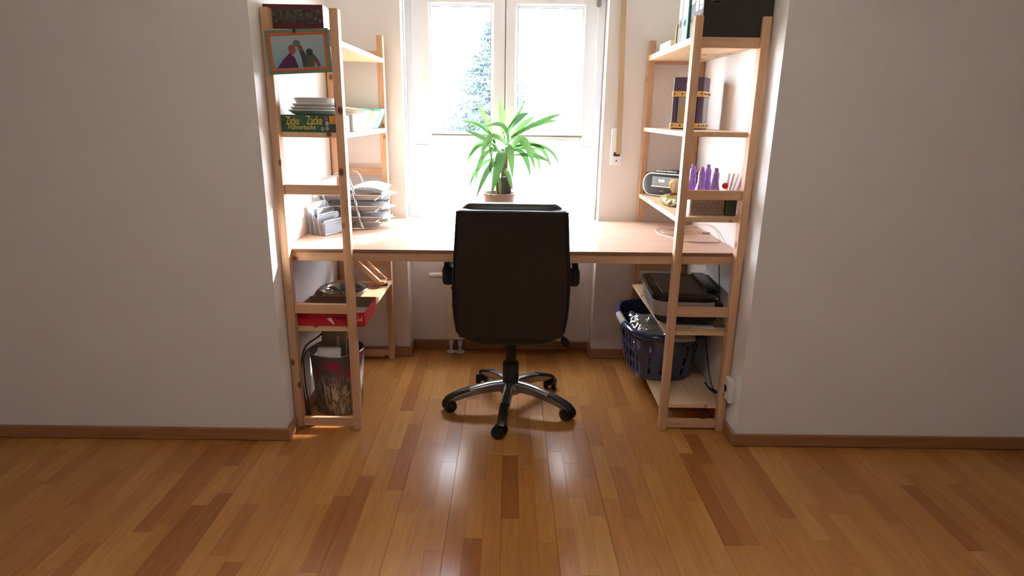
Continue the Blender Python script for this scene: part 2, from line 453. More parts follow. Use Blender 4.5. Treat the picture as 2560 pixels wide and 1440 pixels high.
struct('added_gap_cover', B().box(NX0+.004, NX1-.004, -.034, .008, .826, .838, .003, 2), upvc)  # added cover over the gap behind the desk, cuts window light below

# ------------------------------------------------------------------ outdoors
gm = M('lawn_green', (.13, .17, .06), .95, bump=.3, bscale=4, var=.25)
struct('ground', B().box(-40, 40, .9, 60, -3.2, -3.0), gm, center=False)
ext = M('pale_render', (.62, .55, .50), .9)
hs = thing('neighbour_house', 'pale brick house outside at the left edge of the window', 'building', (-7.35, 22, -3))
brick = bpy.data.materials.new('pale_pink_brick'); brick.use_nodes = True
bn = brick.node_tree.nodes; bl = brick.node_tree.links
bt = bn.new('ShaderNodeTexBrick'); bt.inputs['Scale'].default_value = 3.0
bt.inputs['Color1'].default_value = (.16, .09, .08, 1); bt.inputs['Color2'].default_value = (.14, .075, .07, 1); bt.inputs['Mortar'].default_value = (.26, .23, .21, 1)
tcb = bn.new('ShaderNodeTexCoord'); mpb = bn.new('ShaderNodeMapping'); mpb.inputs['Rotation'].default_value = (pi/2, 0, 0)
bl.new(tcb.outputs['Object'], mpb.inputs[0]); bl.new(mpb.outputs[0], bt.inputs['Vector']); bl.new(bt.outputs['Color'], bn['Principled BSDF'].inputs['Base Color'])
mk('house_wall', B().box(-4, 4.1, 0, 6, 0, 11.2), brick, hs)
rf = B().add([(-4.3, -.4, 11.1), (4.4, -.4, 11.1), (4.4, 6.4, 11.1), (-4.3, 6.4, 11.1), (-4.3, 3, 14), (4.4, 3, 14)], [(0, 1, 5, 4), (2, 3, 4, 5), (0, 4, 3), (1, 2, 5), (0, 3, 2, 1)])
mk('roof', rf, M('roof_tile', (.16, .05, .035), .8), hs)

def conifer(name, label, x, y, zb, h, r, seed, mat, n_whorl=34, per=12):
    rnd = random.Random(seed)
    t = thing(name, label, 'tree', (x, y, zb), group=None)
    mk('trunk', B().tube([(0, 0, 0), (.02, 0, h*.5), (0, 0, h*.98)], [h*.018, h*.012, .01], 8), M('bark', (.05, .035, .025), .9), t, True)
    f = B()
    for i in range(n_whorl):
        q = (i+.5)/n_whorl; z = h*(.10+.90*q)
        rr = r*(1-q)**.85+.06
        for k in range(per):
            a = rnd.uniform(0, 2*pi); L_ = rr*rnd.uniform(.6, 1.08); dz = -L_*rnd.uniform(.05, .32)
            ux, uy = cos(a), sin(a)
            m_ = max(3, int(L_/.12))
            for j in range(m_):
                s = (j+.6)/m_; p = Vector((ux*L_*s, uy*L_*s, z+dz*s + .08*L_*s*s))
                for _ in range(4):
                    d = Vector((ux*.6+rnd.uniform(-.7, .7), uy*.6+rnd.uniform(-.7, .7), rnd.uniform(-.35, .25))).normalized()*rnd.uniform(.12, .26)
                    w = d.cross(Vector((rnd.uniform(-1, 1), rnd.uniform(-1, 1), 1))).normalized()*.035
                    f.add([p-w, p+w, p+d], [(0, 1, 2)])
    mk('foliage', f, mat, t, kind='stuff')
    return t
needle = M('blue_green_needles', (.12, .175, .185), .8)
conifer('conifer', 'tall blue-green conifer outside behind the left sash', -.55, 16, -3, 7.0, 3.0, 3, needle, 46, 19)
leafm = M('pale_shrub_leaves', (.12, .16, .09), .8)
def shrub(label, x, y, zb, w, h, n, seed):
    rnd = random.Random(seed); t = thing('shrub', label, 'shrub', (x, y, zb))
    mk('stem', B().tube([(0, 0, 0), (.1, 0, h*.4), (0, .05, h*.8)], [.06, .04, .015], 6), MATS['bark'], t, True)
    f = B()
    for _ in range(n):
        a, b_, c = rnd.gauss(0, .4)*w, rnd.gauss(0, .4)*w, h*(.25+.75*rnd.random()**.7)
        p = Vector((a, b_, c)); d = Vector((rnd.uniform(-1, 1), rnd.uniform(-1, 1), rnd.uniform(-1, 1)))*.11
        w_ = d.cross(Vector((rnd.uniform(-1, 1), 1, rnd.uniform(-1, 1)))).normalized()*.05
        f.add([p-w_, p+w_, p+d], [(0, 1, 2)])
    mk('foliage', f, leafm, t, kind='stuff')
shrub('thin young tree outside behind the right sash', 1.72, 11.0, -3, .22, 5.0, 260, 5)
shrub('low loose shrub outside below the right sash', 3.6, 19, -3, .9, 4.2, 500, 9)

# ------------------------------------------------------------------ radiator and pipes (kept off the niche wall)
rad = thing('radiator', 'white panel radiator in the niche behind the office chair', 'radiator', (-.01, .075, 0))
rb = B().box(-.355, .355, -.035, .045, .092, .70, .008, 2); mk('panel', rb, rad_m, rad, True)
rf_ = B()
for i in range(18):
    x = -.33+i*.66/17; rf_.box(x-.012, x+.012, -.041, -.034, .13, .665, .004, 1)
mk('flutes', rf_, rad_m, rad, True)
for k, x in enumerate((-.331, -.277)):
    p = B().lathe([(.009, .012), (.009, .045), (.014, .047), (.014, .075), (.010, .077), (.010, .10)], (x, 0, 0), 16)
    po = mk('pipe', p, M('white_pipe', (.72, .70, .66), .4), rad, True)
    ro = mk('pipe_rosette', B().lathe([(.028, 0), (.028, .006), (.012, .014), (.012, .016)], (x, 0, 0), 24), MATS['white_pipe'], rad, True)
vb = B(); R90 = Matrix.Translation((-.355, -.005, .484)) @ Matrix.Rotation(-pi/2, 4, 'Y')
tmp = B().lathe([(.012, 0), (.012, .02), (.02, .022), (.02, .045), (.017, .047), (.018, .088), (.014, .1)], (0, 0, 0), 20); tmp.rot(R90)
mk('thermostat_valve', tmp, MATS['white_pipe'], rad, True, label='white thermostat head on the left side')

# ------------------------------------------------------------------ roller shutter belt
tp = thing('shutter_winder', 'white wall plate with beige roller-shutter belt right of the window', 'shutter winder', (.585, YB, 1.145))
mk('wall_plate', B().box(-.030, .034, -.016, 0, 0, .200, .005, 2), upvc, tp, True)
mk('belt_slot', B().box(-.014, .022, -.019, -.0155, .05, .072, .002, 1), M('dark_slot', (.05, .05, .06), .5), tp)
mk('screw', B().lathe([(.004, 0), (.004, .003), (.002, .004)], (0, 0, 0), 10).rot(Matrix.Translation((.003, -.016, .026)) @ Matrix.Rotation(pi/2, 4, 'X')), MATS['dark_slot'], tp)
bl_ = B().add([(-.006+x, y, z) for z, dx in ((.062, .007), (1.29, -.028)) for x, y in ((dx-.006+.004, -.021), (dx+.028, -.021), (dx+.028, -.0185), (dx-.006+.004, -.0185))],
              [(0, 1, 5, 4), (1, 2, 6, 5), (2, 3, 7, 6), (3, 0, 4, 7), (0, 3, 2, 1), (4, 5, 6, 7)])
mk('belt', bl_, M('beige_webbing', (.56, .42, .27), .8, bump=.4, bscale=300), tp, label='beige woven belt')

# ------------------------------------------------------------------ pine shelving units
PW, PL, PT, PD, PH = .297, .845, .033, .044, 1.79
RZ = ((1.674, 1.714), (1.075, 1.115), (.556, .600), (.012, .054))
def shelf_unit(side, loc, rz, boards, label):
    t = thing('shelving_unit', label, 'shelf', loc, rz, 'pine shelving units')
    s = side
    def bx(a, b_, *r, **k):
        x0, x1 = sorted((s*a, s*b_)); return B().box(x0, x1, *r, **k)
    for y in (0, -PL):
        for a in (0, PW-PT): mk('post', bx(a, a+PT, y, y+PD, .001, PH, bev=.0025, seg=2), pine[2], t, True)
        for z0, z1 in RZ: mk('rung', bx(PT, PW-PT, y+.012, y+.032, z0, z1, bev=.002, seg=1), pine[0], t)
    for top, th in boards:
        pts = [(0, -PL+PD), (PT, -PL+PD), (PT, -PL+.034), (PW-PT, -PL+.034), (PW-PT, -PL+PD), (PW, -PL+PD), (PW, 0), (PW-PT, 0), (PW-PT, .010), (PT, .010), (PT, 0), (0, 0)]
        for z0, z1 in RZ:
            if z0-.001 < top and top-th < z1+.001:
                pts = [(0, -PL+PD), (PW, -PL+PD), (PW, 0), (0, 0)]
        pts = [(s*x, y) for x, y in pts]
        if s < 0: pts = pts[::-1]
        bo = mk('shelf_board', B().prism(pts, top-th, top), board_m, t)
        # stiffening batten below the inner edge
    return t
SL, SR = (-.6639, -.0632, 0), (.7208, -.037, 0)
shelf_unit(-1, SL, -.0031, ((1.676, .020), (1.326, .020), (.486, .018)), 'pine shelving unit left of the desk, with letter trays and games')
shelf_unit(1, SR, -.0078, ((1.715, .026), (1.352, .020), (.998, .021), (.481, .018), (.120, .016)), 'pine shelving unit right of the desk, with ring binders on top')

# ------------------------------------------------------------------ desk
dk = thing('desk', 'long birch plywood desk spanning between the two pine shelves', 'desk', (.02, -.45, 0))
def fy(x): return -.8635+.0188*(x+.664)
def by(x): return -.0655+.0188*(x+.664)
top = B(); x0, x1 = XL+.004, XR-.004
top.prism([(x0, fy(x0)), (x1, fy(x1)), (x1, by(x1)), (x0, by(x0))], .824, .840, Matrix.Translation((-.02, .45, 0)))
mk('desk_top', top, ply, dk)
ed = B().prism([(x0, fy(x0)-.0012), (x1, fy(x1)-.0012), (x1, fy(x1)), (x0, fy(x0))], .8245, .8385, Matrix.Translation((-.02, .45, 0)))
mk('edge_band', ed, ply_edge, dk)
bt_ = B().prism([(x0, fy(x0)+.001), (x1, fy(x1)+.001), (x1, fy(x1)+.024), (x0, fy(x0)+.024)], .788, .8235, Matrix.Translation((-.02, .45, 0)))
mk('front_batten', bt_, pine[0], dk)
bt_ = B().prism([(x0, by(x0)-.028), (x1, by(x1)-.028), (x1, by(x1)-.004), (x0, by(x0)-.004)], .788, .8235, Matrix.Translation((-.02, .45, 0)))
mk('rear_batten', bt_, pine[0], dk)

# ------------------------------------------------------------------ office chair
ch = thing('office_chair', 'black leather office chair on five castors, seen from behind', 'chair', (.02, -.65, 0))
def se_ring(cx, cy, cz, w, d, e=5, n=40):
    out = []
    for j in range(n):
        th = 2*pi*j/n; c, q = cos(th), sin(th)
        out.append((cx+w*math.copysign(abs(c)**(2/e), c), cy+d*math.copysign(abs(q)**(2/e), q), cz))
    return out
CX = -.006
def back_y(z): return -.295-.11*((z-.47)/.58)           # rear surface leans away from the desk
def back_w(z):
    ks = ((.47, .224), (.50, .236), (.56, .244), (.64, .248), (.75, .246), (.9, .234), (1.0, .226), (1.045, .221))
    for (a, wa), (b_, wb_) in zip(ks, ks[1:]):
        if z <= b_: return wa+(wb_-wa)*(z-a)/(b_-a)
    return ks[-1][1]
zs = [.47, .474, .482, .5, .53, .58, .64, .7, .77, .84, .91, .97, 1.01, 1.030, 1.040, 1.044]
R = []
for z in zs:
    k = 1.0
    if z < .50: k = .88+.12*((z-.47)/.03)**.5
    if z > 1.03: k = 1-.04*((z-1.03)/.014)
    R.append(se_ring(CX, back_y(z)+.028, z, back_w(z)*(k if z > .6 else 1), .030*(.75+.25*min(1, (z-.465)/.05)), 6))
mk('backrest_shell', B().rings(R), leather, ch, 60)
R = []
for z in [.49, .50, .53, .6, .7, .8, .9, 1.0, 1.035, 1.050, 1.060, 1.064]:
    w = back_w(min(z, 1.04))-.012; dd = .045
    if z > 1.03: w -= .035*((z-1.03)/.034)**2; dd = .045-.02*((z-1.03)/.034)**2
    R.append(se_ring(CX, back_y(z)+.082, z, w, dd, 4))
mk('backrest_cushion', B().rings(R), leather, ch, 60)
# seam piping around the rear panel
pip = []
for z in [.50, .56, .64, .75, .9, 1.0, 1.03]: pip.append((CX-back_w(z)+.004, back_y(z)+.004, z))
topz = 1.037
pip += [(CX-back_w(topz)+.012, back_y(topz)+.002, topz+.002), (CX-.1, back_y(topz)+.0, topz), (CX+.1, back_y(topz)+.0, topz), (CX+back_w(topz)-.012, back_y(topz)+.002, topz+.002)]
for z in [1.03, 1.0, .9, .75, .64, .56, .50]: pip.append((CX+back_w(z)-.004, back_y(z)+.004, z))
mk('piping', B().tube(spline(pip, 4), .0035, 8), leather, ch, 60)
sc_ = B()
R = [se_ring(CX, .03, z, w, d, 4.5) for z, w, d in ((.400, .19, .20), (.405, .222, .232), (.425, .238, .248), (.46, .245, .255), (.49, .242, .252), (.512, .222, .235), (.520, .18, .19))]
mk('seat', sc_.rings(R), leather, ch, 60)
for s in (-1, 1):
    pad = B().sweep(spline([(CX+s*.286, -.085, .672), (CX+s*.289, -.100, .712), (CX+s*.289, -.078, .742), (CX+s*.288, 0, .750), (CX+s*.286, .12, .752), (CX+s*.282, .22, .738), (CX+s*.276, .25, .70)], 5), [.052]*31, [.034]*31, 16, 3.2, up=(s*1, 0, .001))
    # pad path runs front to back, section wide sideways
    ao = mk('armrest', pad, leather, ch, 60)
    blk = B().box(CX+s*.286-.027, CX+s*.286+.027, -.118, -.045, .655, .742, .020, 4)
    bo = mk('arm_end', blk, leather, ch, 60)
    up_ = B().sweep(spline([(CX+s*.250, -.075, .70), (CX+s*.262, -.07, .66), (CX+s*.262, -.05, .58), (CX+s*.258, .0, .50), (CX+s*.235, .05, .45)], 5), .05, .016, 14, 5, up=(s, 0, .001))
    mk('arm_bracket', up_, plastic_black, ch, 60)
    fr_ = B().sweep(spline([(CX+s*.262, .24, .72), (CX+s*.264, .22, .6), (CX+s*.256, .17, .5), (CX+s*.235, .13, .45)], 5), .05, .016, 14, 5, up=(s, 0, .001))
    mk('arm_bracket', fr_, plastic_black, ch, 60)
    for (y, z) in ((-.062, .63), (-.03, .54)):
        t_ = B().lathe([(.010, 0), (.010, .004), (.006, .007)], (0, 0, 0), 12); t_.rot(Matrix.Translation((CX+s*.27, y, z)) @ Matrix.Rotation(s*pi/2, 4, 'Y'))
        mk('bolt', t_, plastic_black, ch, True)
# mechanism, column, hub
mech = B(); 
mech.rings([se_ring(-.002, .02, z, w, d, 4, 28) for z, w, d in ((.354, .045, .05), (.358, .075, .08), (.368, .098, .11), (.386, .106, .13), (.398, .10, .125))])
mk('tilt_mechanism', mech, M('dark_grey_metal', (.07, .065, .06), .45, .4), ch, 60)
mk('gas_column', B().lathe([(.026, .24), (.026, .345), (.031, .347), (.031, .357)], (0, 0, 0), 28), plastic_black, ch, 50)
mk('column_cover', B().lathe([(.041, .085), (.041, .12), (.039, .235), (.036, .243), (.028, .246)], (0, 0, 0), 32), plastic_black, ch, 50)
mk('hub', B().lathe([(.030, .078), (.050, .082), (.052, .10), (.047, .125), (.040, .130)], (0, 0, 0), 32), chrome, ch, 50)
lev = B().tube(spline([(.14, -.02, .43), (.20, -.06, .427), (.232, -.08, .418), (.245, -.09, .400)], 5), .006, 8)
lo_ = mk('tilt_lever', lev, plastic_black, ch, 60)
kn = mk('lever_knob', B().lathe([(.006, 0), (.014, .006), (.020, .022), (.021, .036), (.016, .05), (.007, .056)], (0, 0, 0), 16, sx=1, sy=.55).rot(Matrix.Translation((.243, -.09, .404)) @ Matrix.Rotation(radians(158), 4, 'Y')), M('gloss_black_knob', (.01, .01, .01), .12), ch, 60)
for k in range(5):
    a = radians(46.5+72*k); Rz = Matrix.Rotation(a, 4, 'Z')
    path = spline([(.035, 0, .118), (.10, 0, .1155), (.17, 0, .104), (.24, 0, .084), (.29, 0, .066), (.312, 0, .056)], 4)
    n = len(path); ws = [.050-.012*(i/(n-1)) for i in range(n)]; hs_ = [.056-.028*(i/(n-1)) for i in range(n)]
    lg = mk('leg', B().sweep(path, ws, hs_, 18, 4).rot(Rz), chrome, ch, 50)
    pth = spline([(.205, 0, .111), (.24, 0, .101), (.28, 0, .086), (.308, 0, .071), (.320, 0, .058)], 4); n = len(pth)
    pd = mk('leg_pad', B().sweep(pth, [.044-.004*(i/(n-1)) for i in range(n)], [.016+.006*(i/(n-1)) for i in range(n)], 18, 3.5).rot(Rz), plastic_black, ch, 50)
    pd.parent = lg; pd.location = Vector(pd.location)-lg.location
    # twin-wheel castor, swivelled its own way
    sw = Matrix.Translation(Vector((.312*cos(a), .312*sin(a), 0))) @ Matrix.Rotation(a + (.5, -.7, .25, 1.3, -.3)[k], 4, 'Z')
    hood = B()
    prof = []
    for i in range(13):
        th = pi*i/12; prof.append((.034*cos(th), .030+.033*sin(th)))
    hood.prism([(x-.008, z) for x, z in prof], -.010, .010, Matrix.Rotation(pi/2, 4, 'X'))
    hood.lathe([(.008, .04), (.008, .075)], (.008-.008, 0, 0), 12)
    co = mk('castor', hood.rot(sw), castor_m, ch, True)
    for sgn in (-1, 1):
        wl_ = B().lathe([(.008, -.010), (.022, -.011), (.029, -.0085), (.0310, -.004), (.0310, .004), (.029, .0085), (.022, .011), (.008, .010)], (0, 0, 0), 24)
        wl_.rot(sw @ Matrix.Translation((-.008, sgn*.0215, .0312)) @ Matrix.Rotation(pi/2, 4, 'X'))
        wo = mk('wheel', wl_, castor_m, ch, 40); wo.parent = co; wo.location = Vector(wo.location)-co.location

# ------------------------------------------------------------------ potted yucca on the sill
pt = thing('potted_yucca', 'potted yucca with arching green leaves on the desk before the window', 'plant', (-.052, -.157, .8405))
potm = M('taupe_pot', (.20, .135, .105), .55)
mk('pot', B().lathe([(.066, 0), (.071, .004), (.080, .085), (.0905, .152), (.094, .158), (.094, .165), (.088, .166), (.086, .155), (.077, .128)], (0, 0, 0), 40, True, False), potm, pt, True)
mk('soil', B().lathe([(.001, .132), (.05, .134), (.079, .130)], (0, 0, 0), 24, False, False), M('potting_soil', (.04, .025, .018), .95, bump=1, bscale=90), pt)
barkm = M('yucca_bark', (.19, .12, .075), .9, bump=1.0, bscale=70, var=.4)
PK = .9457
def L3(p): return (p[0]*PK+.052, (p[1]+3.4658)*PK-3.4658+.157, (p[2]-1.4113)*PK+1.4113-.8405)
mk('cane', B().tube(spline([L3(p) for p in ((-.034, .03, .955), (-.030, .03, 1.05), (-.024, .03, 1.15), (-.012, .03, 1.24))], 5), [.021]*6+[.018]*5+[.012]*5, 12), barkm, pt, 60)
mk('cane', B().tube(spline([L3(p) for p in ((-.058, .028, .955), (-.060, .028, 1.03), (-.066, .03, 1.10), (-.066, .03, 1.20))], 5), [.016]*8+[.010]*8, 12), barkm, pt, 60)
mk('cane_stump', B().tube([L3(p) for p in ((-.020, .0, .955), (-.016, .0, 1.02), (-.020, .0, 1.075))], [.030, .028, .022], 10), M('dark_cane', (.07, .05, .045), .9, bump=.8, bscale=60), pt, 60, label='thick cut-off dark cane stump')
yl = leaf_mat('yucca_leaf', (.040, .105, .034), (.095, .205, .058))
LEAVES = [([(-0.076, 0.03, 1.233), (-0.123, 0.05, 1.36), (-0.185, 0.07, 1.47)], 0.026), ([(-0.037, 0.03, 1.293), (-0.043, 0.05, 1.405), (-0.062, 0.06, 1.497)], 0.029), ([(-0.037, 0.03, 1.308), (0.042, 0.03, 1.401), (0.078, 0.05, 1.491)], 0.012), ([(-0.012, 0.03, 1.318), (0.042, 0.01, 1.387), (0.101, -0.01, 1.418)], 0.031), ([(0.004, 0.03, 1.284), (0.069, 0.05, 1.353), (0.141, 0.06, 1.402)], 0.025), ([(0.009, 0.03, 1.284), (0.157, 0.0, 1.37), (0.283, -0.02, 1.417)], 0.024), ([(0.019, 0.03, 1.294), (0.15, 0.05, 1.364), (0.265, 0.065, 1.376)], 0.026), ([(-0.011, 0.03, 1.234), (-0.032, -0.03, 1.358), (-0.151, -0.06, 1.333)], 0.02), ([(-0.082, 0.03, 1.253), (-0.154, 0.05, 1.349), (-0.282, 0.06, 1.368)], 0.017), ([(-0.082, 0.03, 1.253), (-0.175, 0.06, 1.354), (-0.239, 0.07, 1.327)], 0.012), ([(-0.082, 0.03, 1.233), (-0.147, 0.02, 1.282), (-0.257, 0.01, 1.327)], 0.022), ([(-0.021, 0.03, 1.254), (-0.108, -0.04, 1.294), (-0.157, -0.09, 1.161)], 0.033), ([(-0.081, 0.03, 1.214), (-0.169, 0.05, 1.255), (-0.25, 0.06, 1.127)], 0.02), ([(-0.081, 0.03, 1.214), (-0.186, 0.06, 1.239), (-0.231, 0.07, 1.095)], 0.014), ([(-0.071, 0.03, 1.209), (-0.15, -0.02, 1.191), (-0.189, -0.04, 1.023)], 0.023), ([(-0.051, 0.03, 1.194), (-0.1, -0.03, 1.246), (-0.094, -0.06, 1.15)], 0.024), ([(-0.056, 0.03, 1.184), (-0.104, -0.04, 1.158), (-0.093, -0.05, 1.071)], 0.018), ([(-0.055, 0.03, 1.154), (-0.114, -0.05, 1.125), (-0.184, -0.09, 0.952)], 0.027), ([(-0.061, 0.03, 1.174), (-0.168, 0.03, 1.132), (-0.227, 0.03, 0.999)], 0.02), ([(-0.036, 0.03, 1.209), (-0.049, -0.05, 1.18), (-0.102, -0.08, 0.964)], 0.048), ([(-0.031, 0.03, 1.234), (0.002, -0.04, 1.224), (0.017, -0.07, 1.064)], 0.038), ([(-0.035, 0.03, 1.124), (-0.008, -0.02, 1.089), (0.021, -0.05, 1.002)], 0.027), ([(-0.06, 0.03, 1.083), (-0.053, -0.03, 1.039), (-0.05, -0.05, 0.981)], 0.017), ([(0.01, 0.03, 1.215), (0.071, -0.03, 1.287), (0.144, -0.06, 1.11)], 0.039), ([(0.02, 0.03, 1.215), (0.082, 0.03, 1.196), (0.12, 0.03, 1.063)], 0.027), ([(0.02, 0.03, 1.235), (0.168, 0.05, 1.246), (0.238, 0.06, 1.096)], 0.02), ([(0.015, 0.03, 1.215), (0.123, 0.06, 1.229), (0.168, 0.07, 1.22)], 0.014), ([(0.015, 0.03, 1.19), (0.136, 0.0, 1.194), (0.225, -0.02, 1.155)], 0.023), ([(0.015, 0.03, 1.235), (0.205, 0.06, 1.24), (0.284, 0.07, 1.117)], 0.016), ([(0.015, 0.03, 1.225), (0.138, 0.05, 1.22), (0.171, 0.06, 1.079)], 0.02), ([(-0.006, 0.03, 1.264), (0.014, 0.03, 1.279), (0.031, 0.01, 1.289)], 0.009)]
def leaf(ctrl, w, parent, mat):
    a, m_, t_ = [Vector(L3(p)) for p in ctrl]
    q = 2*m_-.5*(a+t_)                      # quadratic Bezier through the middle point
    q = m_+(q-m_)*.75
    n = 14; vs = []
    for i in range(n+1):
        t = i/n; p = (1-t)**2*a+2*t*(1-t)*q+t*t*t_
        d = (2*(1-t)*(q-a)+2*t*(t_-q)).normalized()
        side = d.cross(Vector((0, -1, .25)))
        if side.length < .15: side = d.cross(Vector((1, 0, 0)))
        side.normalize(); nor = side.cross(d).normalized()
        prof = (.42+.58*min(1, t/.45)**1.2)*(1-max(0, (t-.55)/.45)**1.6) if t < 1 else .0
        hw = max(w*.5*prof, .0006)
        vs += [p-side*hw+nor*hw*.30, p, p+side*hw+nor*hw*.30]
    fs = []
    for i in range(n):
        o = i*3; fs += [(o, o+1, o+4, o+3), (o+1, o+2, o+5, o+4)]
    return mk('leaf', B().add(vs, fs), mat, parent, 80)
for c, w in LEAVES: leaf(c, w*1.08, pt, yl)

# ------------------------------------------------------------------ left shelf, top: two boxed games and the hanging photo frame
dred = M('dark_red_print', (.11, .012, .022), .4)
def pattern(name, cols, scale=14, rough=.45, dist=2.0):
    m = bpy.data.materials.new(name); m.use_nodes = True; nt = m.node_tree; N = nt.nodes; L = nt.links
    tc = N.new('ShaderNodeTexCoord'); n = N.new('ShaderNodeTexNoise'); n.inputs['Scale'].default_value = scale; n.inputs['Detail'].default_value = 6; n.inputs['Distortion'].default_value = dist
    L.new(tc.outputs['Object'], n.inputs['Vector']); r = N.new('ShaderNodeValToRGB'); r.color_ramp.interpolation = 'LINEAR'
    k = len(cols); r.color_ramp.elements[0].color = (*cols[0], 1); r.color_ramp.elements[0].position = .3
    r.color_ramp.elements[1].color = (*cols[-1], 1); r.color_ramp.elements[1].position = .7
    for i in range(1, k-1):
        e = r.color_ramp.elements.new(.3+.4*i/(k-1)); e.color = (*cols[i], 1)
    L.new(n.outputs['Fac'], r.inputs['Fac']); L.new(r.outputs['Color'], N['Principled BSDF'].inputs['Base Color']); N['Principled BSDF'].inputs['Roughness'].default_value = rough
    return m
b1 = thing('game_box', 'dark red game box with a dim picture, left shelf top, nearest the camera', 'box', (-.85, -.84, 1.676))
mk('box_body', B().box(-.115, .117, -.028, .034, 0, .130, .001, 1), white_p, b1)
mk('front_print', B().box(-.115, .117, -.0295, -.028, 0, .130), dred, b1)
mk('picture_print', B().box(-.115, .110, -.0302, -.0295, .062, .112), pattern('dim_picture', [(.012, .010, .010), (.10, .085, .07), (.02, .014, .01), (.16, .17, .17)], 16), b1)
b2 = thing('game_box', 'white-sided dark box behind the dark red game box, left shelf top', 'box', (-.855, -.778, 1.676))
mk('box_body', B().box(-.115, .115, -.020, .024, 0, .130, .001, 1), white_p, b2)
mk('front_print', B().box(-.115, .1155, -.024, -.020, 0, .1305), M('black_print', (.02, .02, .025), .4), b2)
b3 = mk('token', B().lathe([(.010, 0), (.012, .006), (.011, .016), (.006, .022)], (-.709, -.842, 1.676), 16), M('blue_token', (.03, .10, .18), .4), smooth=True, label='small dark blue knob beside the front post on the left shelf top', cat='knob')

pf = thing('photo_frame', 'orange and teal photo frame hanging on the left shelf rung', 'picture', (-.82, -.924, 1.630))
FR = Matrix.Rotation(radians(-3.2), 4, 'Y')
teal = M('grey_teal_mount', (.16, .24, .22), .5); orange = M('orange_frame', (.62, .13, .02), .4)
def ringb(w, h, t, y0, y1):
    return B().box(-w, w, y0, y1, h-t, h, .001, 1).box(-w, w, y0, y1, -h, -h+t, .001, 1).box(-w, -w+t, y0, y1, -h+t, h-t, .001, 1).box(w-t, w, y0, y1, -h+t, h-t, .001, 1)
mk('outer_frame', ringb(.122, .080, .011, -.004, .006).rot(FR), teal, pf, label='grey-teal outer border')
mk('inner_frame', ringb(.111, .069, .0085, -.005, .005).rot(FR), orange, pf, label='orange inner border')
skym = bpy.data.materials.new('printed_sky'); skym.use_nodes = True
n_ = skym.node_tree.nodes; l_ = skym.node_tree.links; tg = n_.new('ShaderNodeTexCoord'); sx_ = n_.new('ShaderNodeSeparateXYZ'); mr_ = n_.new('ShaderNodeMapRange'); cr_ = n_.new('ShaderNodeValToRGB')
mr_.inputs['From Min'].default_value = -.06; mr_.inputs['From Max'].default_value = .06; l_.new(tg.outputs['Object'], sx_.inputs[0]); l_.new(sx_.outputs['Z'], mr_.inputs[0]); l_.new(mr_.outputs[0], cr_.inputs[0])
cr_.color_ramp.elements[0].color = (.22, .42, .52, 1); cr_.color_ramp.elements[1].color = (.42, .48, .52, 1); l_.new(cr_.outputs[0], n_['Principled BSDF'].inputs[0]); n_['Principled BSDF'].inputs['Roughness'].default_value = .3
mk('photo_print', B().box(-.103, .103, -.001, .001, -.061, .061).rot(FR), skym, pf, label='photograph of three people under a pale sky')
def fig(pts, y, m, nm):
    b = B().prism([(x, z) for x, z in pts], -.0004, .0004, FR @ Matrix.Translation((0, y, 0)) @ Matrix.Rotation(pi/2, 4, 'X')); return mk(nm, b, m, pf)
def blob(cx, cz, rx, rz, n=14): return [(cx+rx*cos(2*pi*i/n), cz+rz*sin(2*pi*i/n)) for i in range(n)]
skin = M('printed_skin', (.30, .09, .05), .5); cap = M('printed_grey_cap', (.16, .16, .17), .5); drk = M('printed_dark_clothes', (.05, .06, .055), .5); plum = M('printed_plum', (.10, .02, .10), .5); olive = M('printed_olive', (.09, .10, .055), .5)
fig([(.000, .012), (.018, .006), (.028, -.012), (.030, -.058), (.012, -.058), (.008, -.02)], -.0016, drk, 'printed_figure')
fig([(-.008, .028), (.014, .022), (.020, .005), (.010, .000), (-.006, .018)], -.0022, skin, 'printed_face')
fig(blob(-.004, .030, .015, .012), -.0026, cap, 'printed_cap')
fig([(.030, -.008), (.044, -.002), (.058, -.012), (.074, -.034), (.080, -.058), (.068, -.058), (.058, -.036), (.056, -.058), (.022, -.058)], -.0019, olive, 'printed_figure')
fig(blob(.042, -.004, .013, .013), -.0026, M('printed_dark_hair', (.04, .045, .05), .5), 'printed_hair')
fig([(.056, -.020), (.066, -.022), (.078, -.044), (.080, -.058), (.070, -.058), (.066, -.042)], -.0024, M('printed_arm', (.22, .045, .05), .5), 'printed_arm')
fig([(-.09, -.058), (-.06, -.025), (-.035, -.005), (-.018, -.02), (-.006, -.058)], -.0019, plum, 'printed_figure')
fig(blob(-.024, .008, .014, .018), -.0024, skin, 'printed_face')
mk('clip', B().box(-.015, -.005, -.010, .004, .066, .082, .002, 1), M('dark_clip', (.03, .04, .05), .4), pf)
mk('hook', B().box(-.013, -.007, .004, .016, .049, .083, .001, 1), MATS['dark_clip'], pf)

# ------------------------------------------------------------------ left shelf, second board
g1 = thing('game_box', 'green board-game box with yellow lettering under the stacked plates', 'box', (-.80, -.75, 1.326))
gg = pattern('green_game_print', [(.03, .10, .06), (.05, .15, .09), (.04, .13, .10), (.07, .16, .06)], 20)
mk('box_body', B().box(-.155, .115, -.11, .11, 0, .068, .001, 1), gg, g1)
yell = M('yellow_lettering', (.78, .55, .08), .5); yel2 = M('pale_yellow_lettering', (.70, .62, .16), .5)
text('lettering', 'Zicke', .046, yell, g1, (-.086, -.1104, .044), FACE, .0003, .0006, sx=.52)
text('lettering', 'Zacke', .050, yell, g1, (.003, -.1104, .046), FACE, .0003, .0006, sx=.52)
text('lettering', 'Hühnerkacke', .026, yel2, g1, (-.050, -.1104, .020), FACE, .0003, .0004, sx=.80)
mk('yellow_label', B().box(.064, .100, -.1112, -.110, .034, .066), M('orange_yellow_print', (.80, .36, .05), .5), g1)
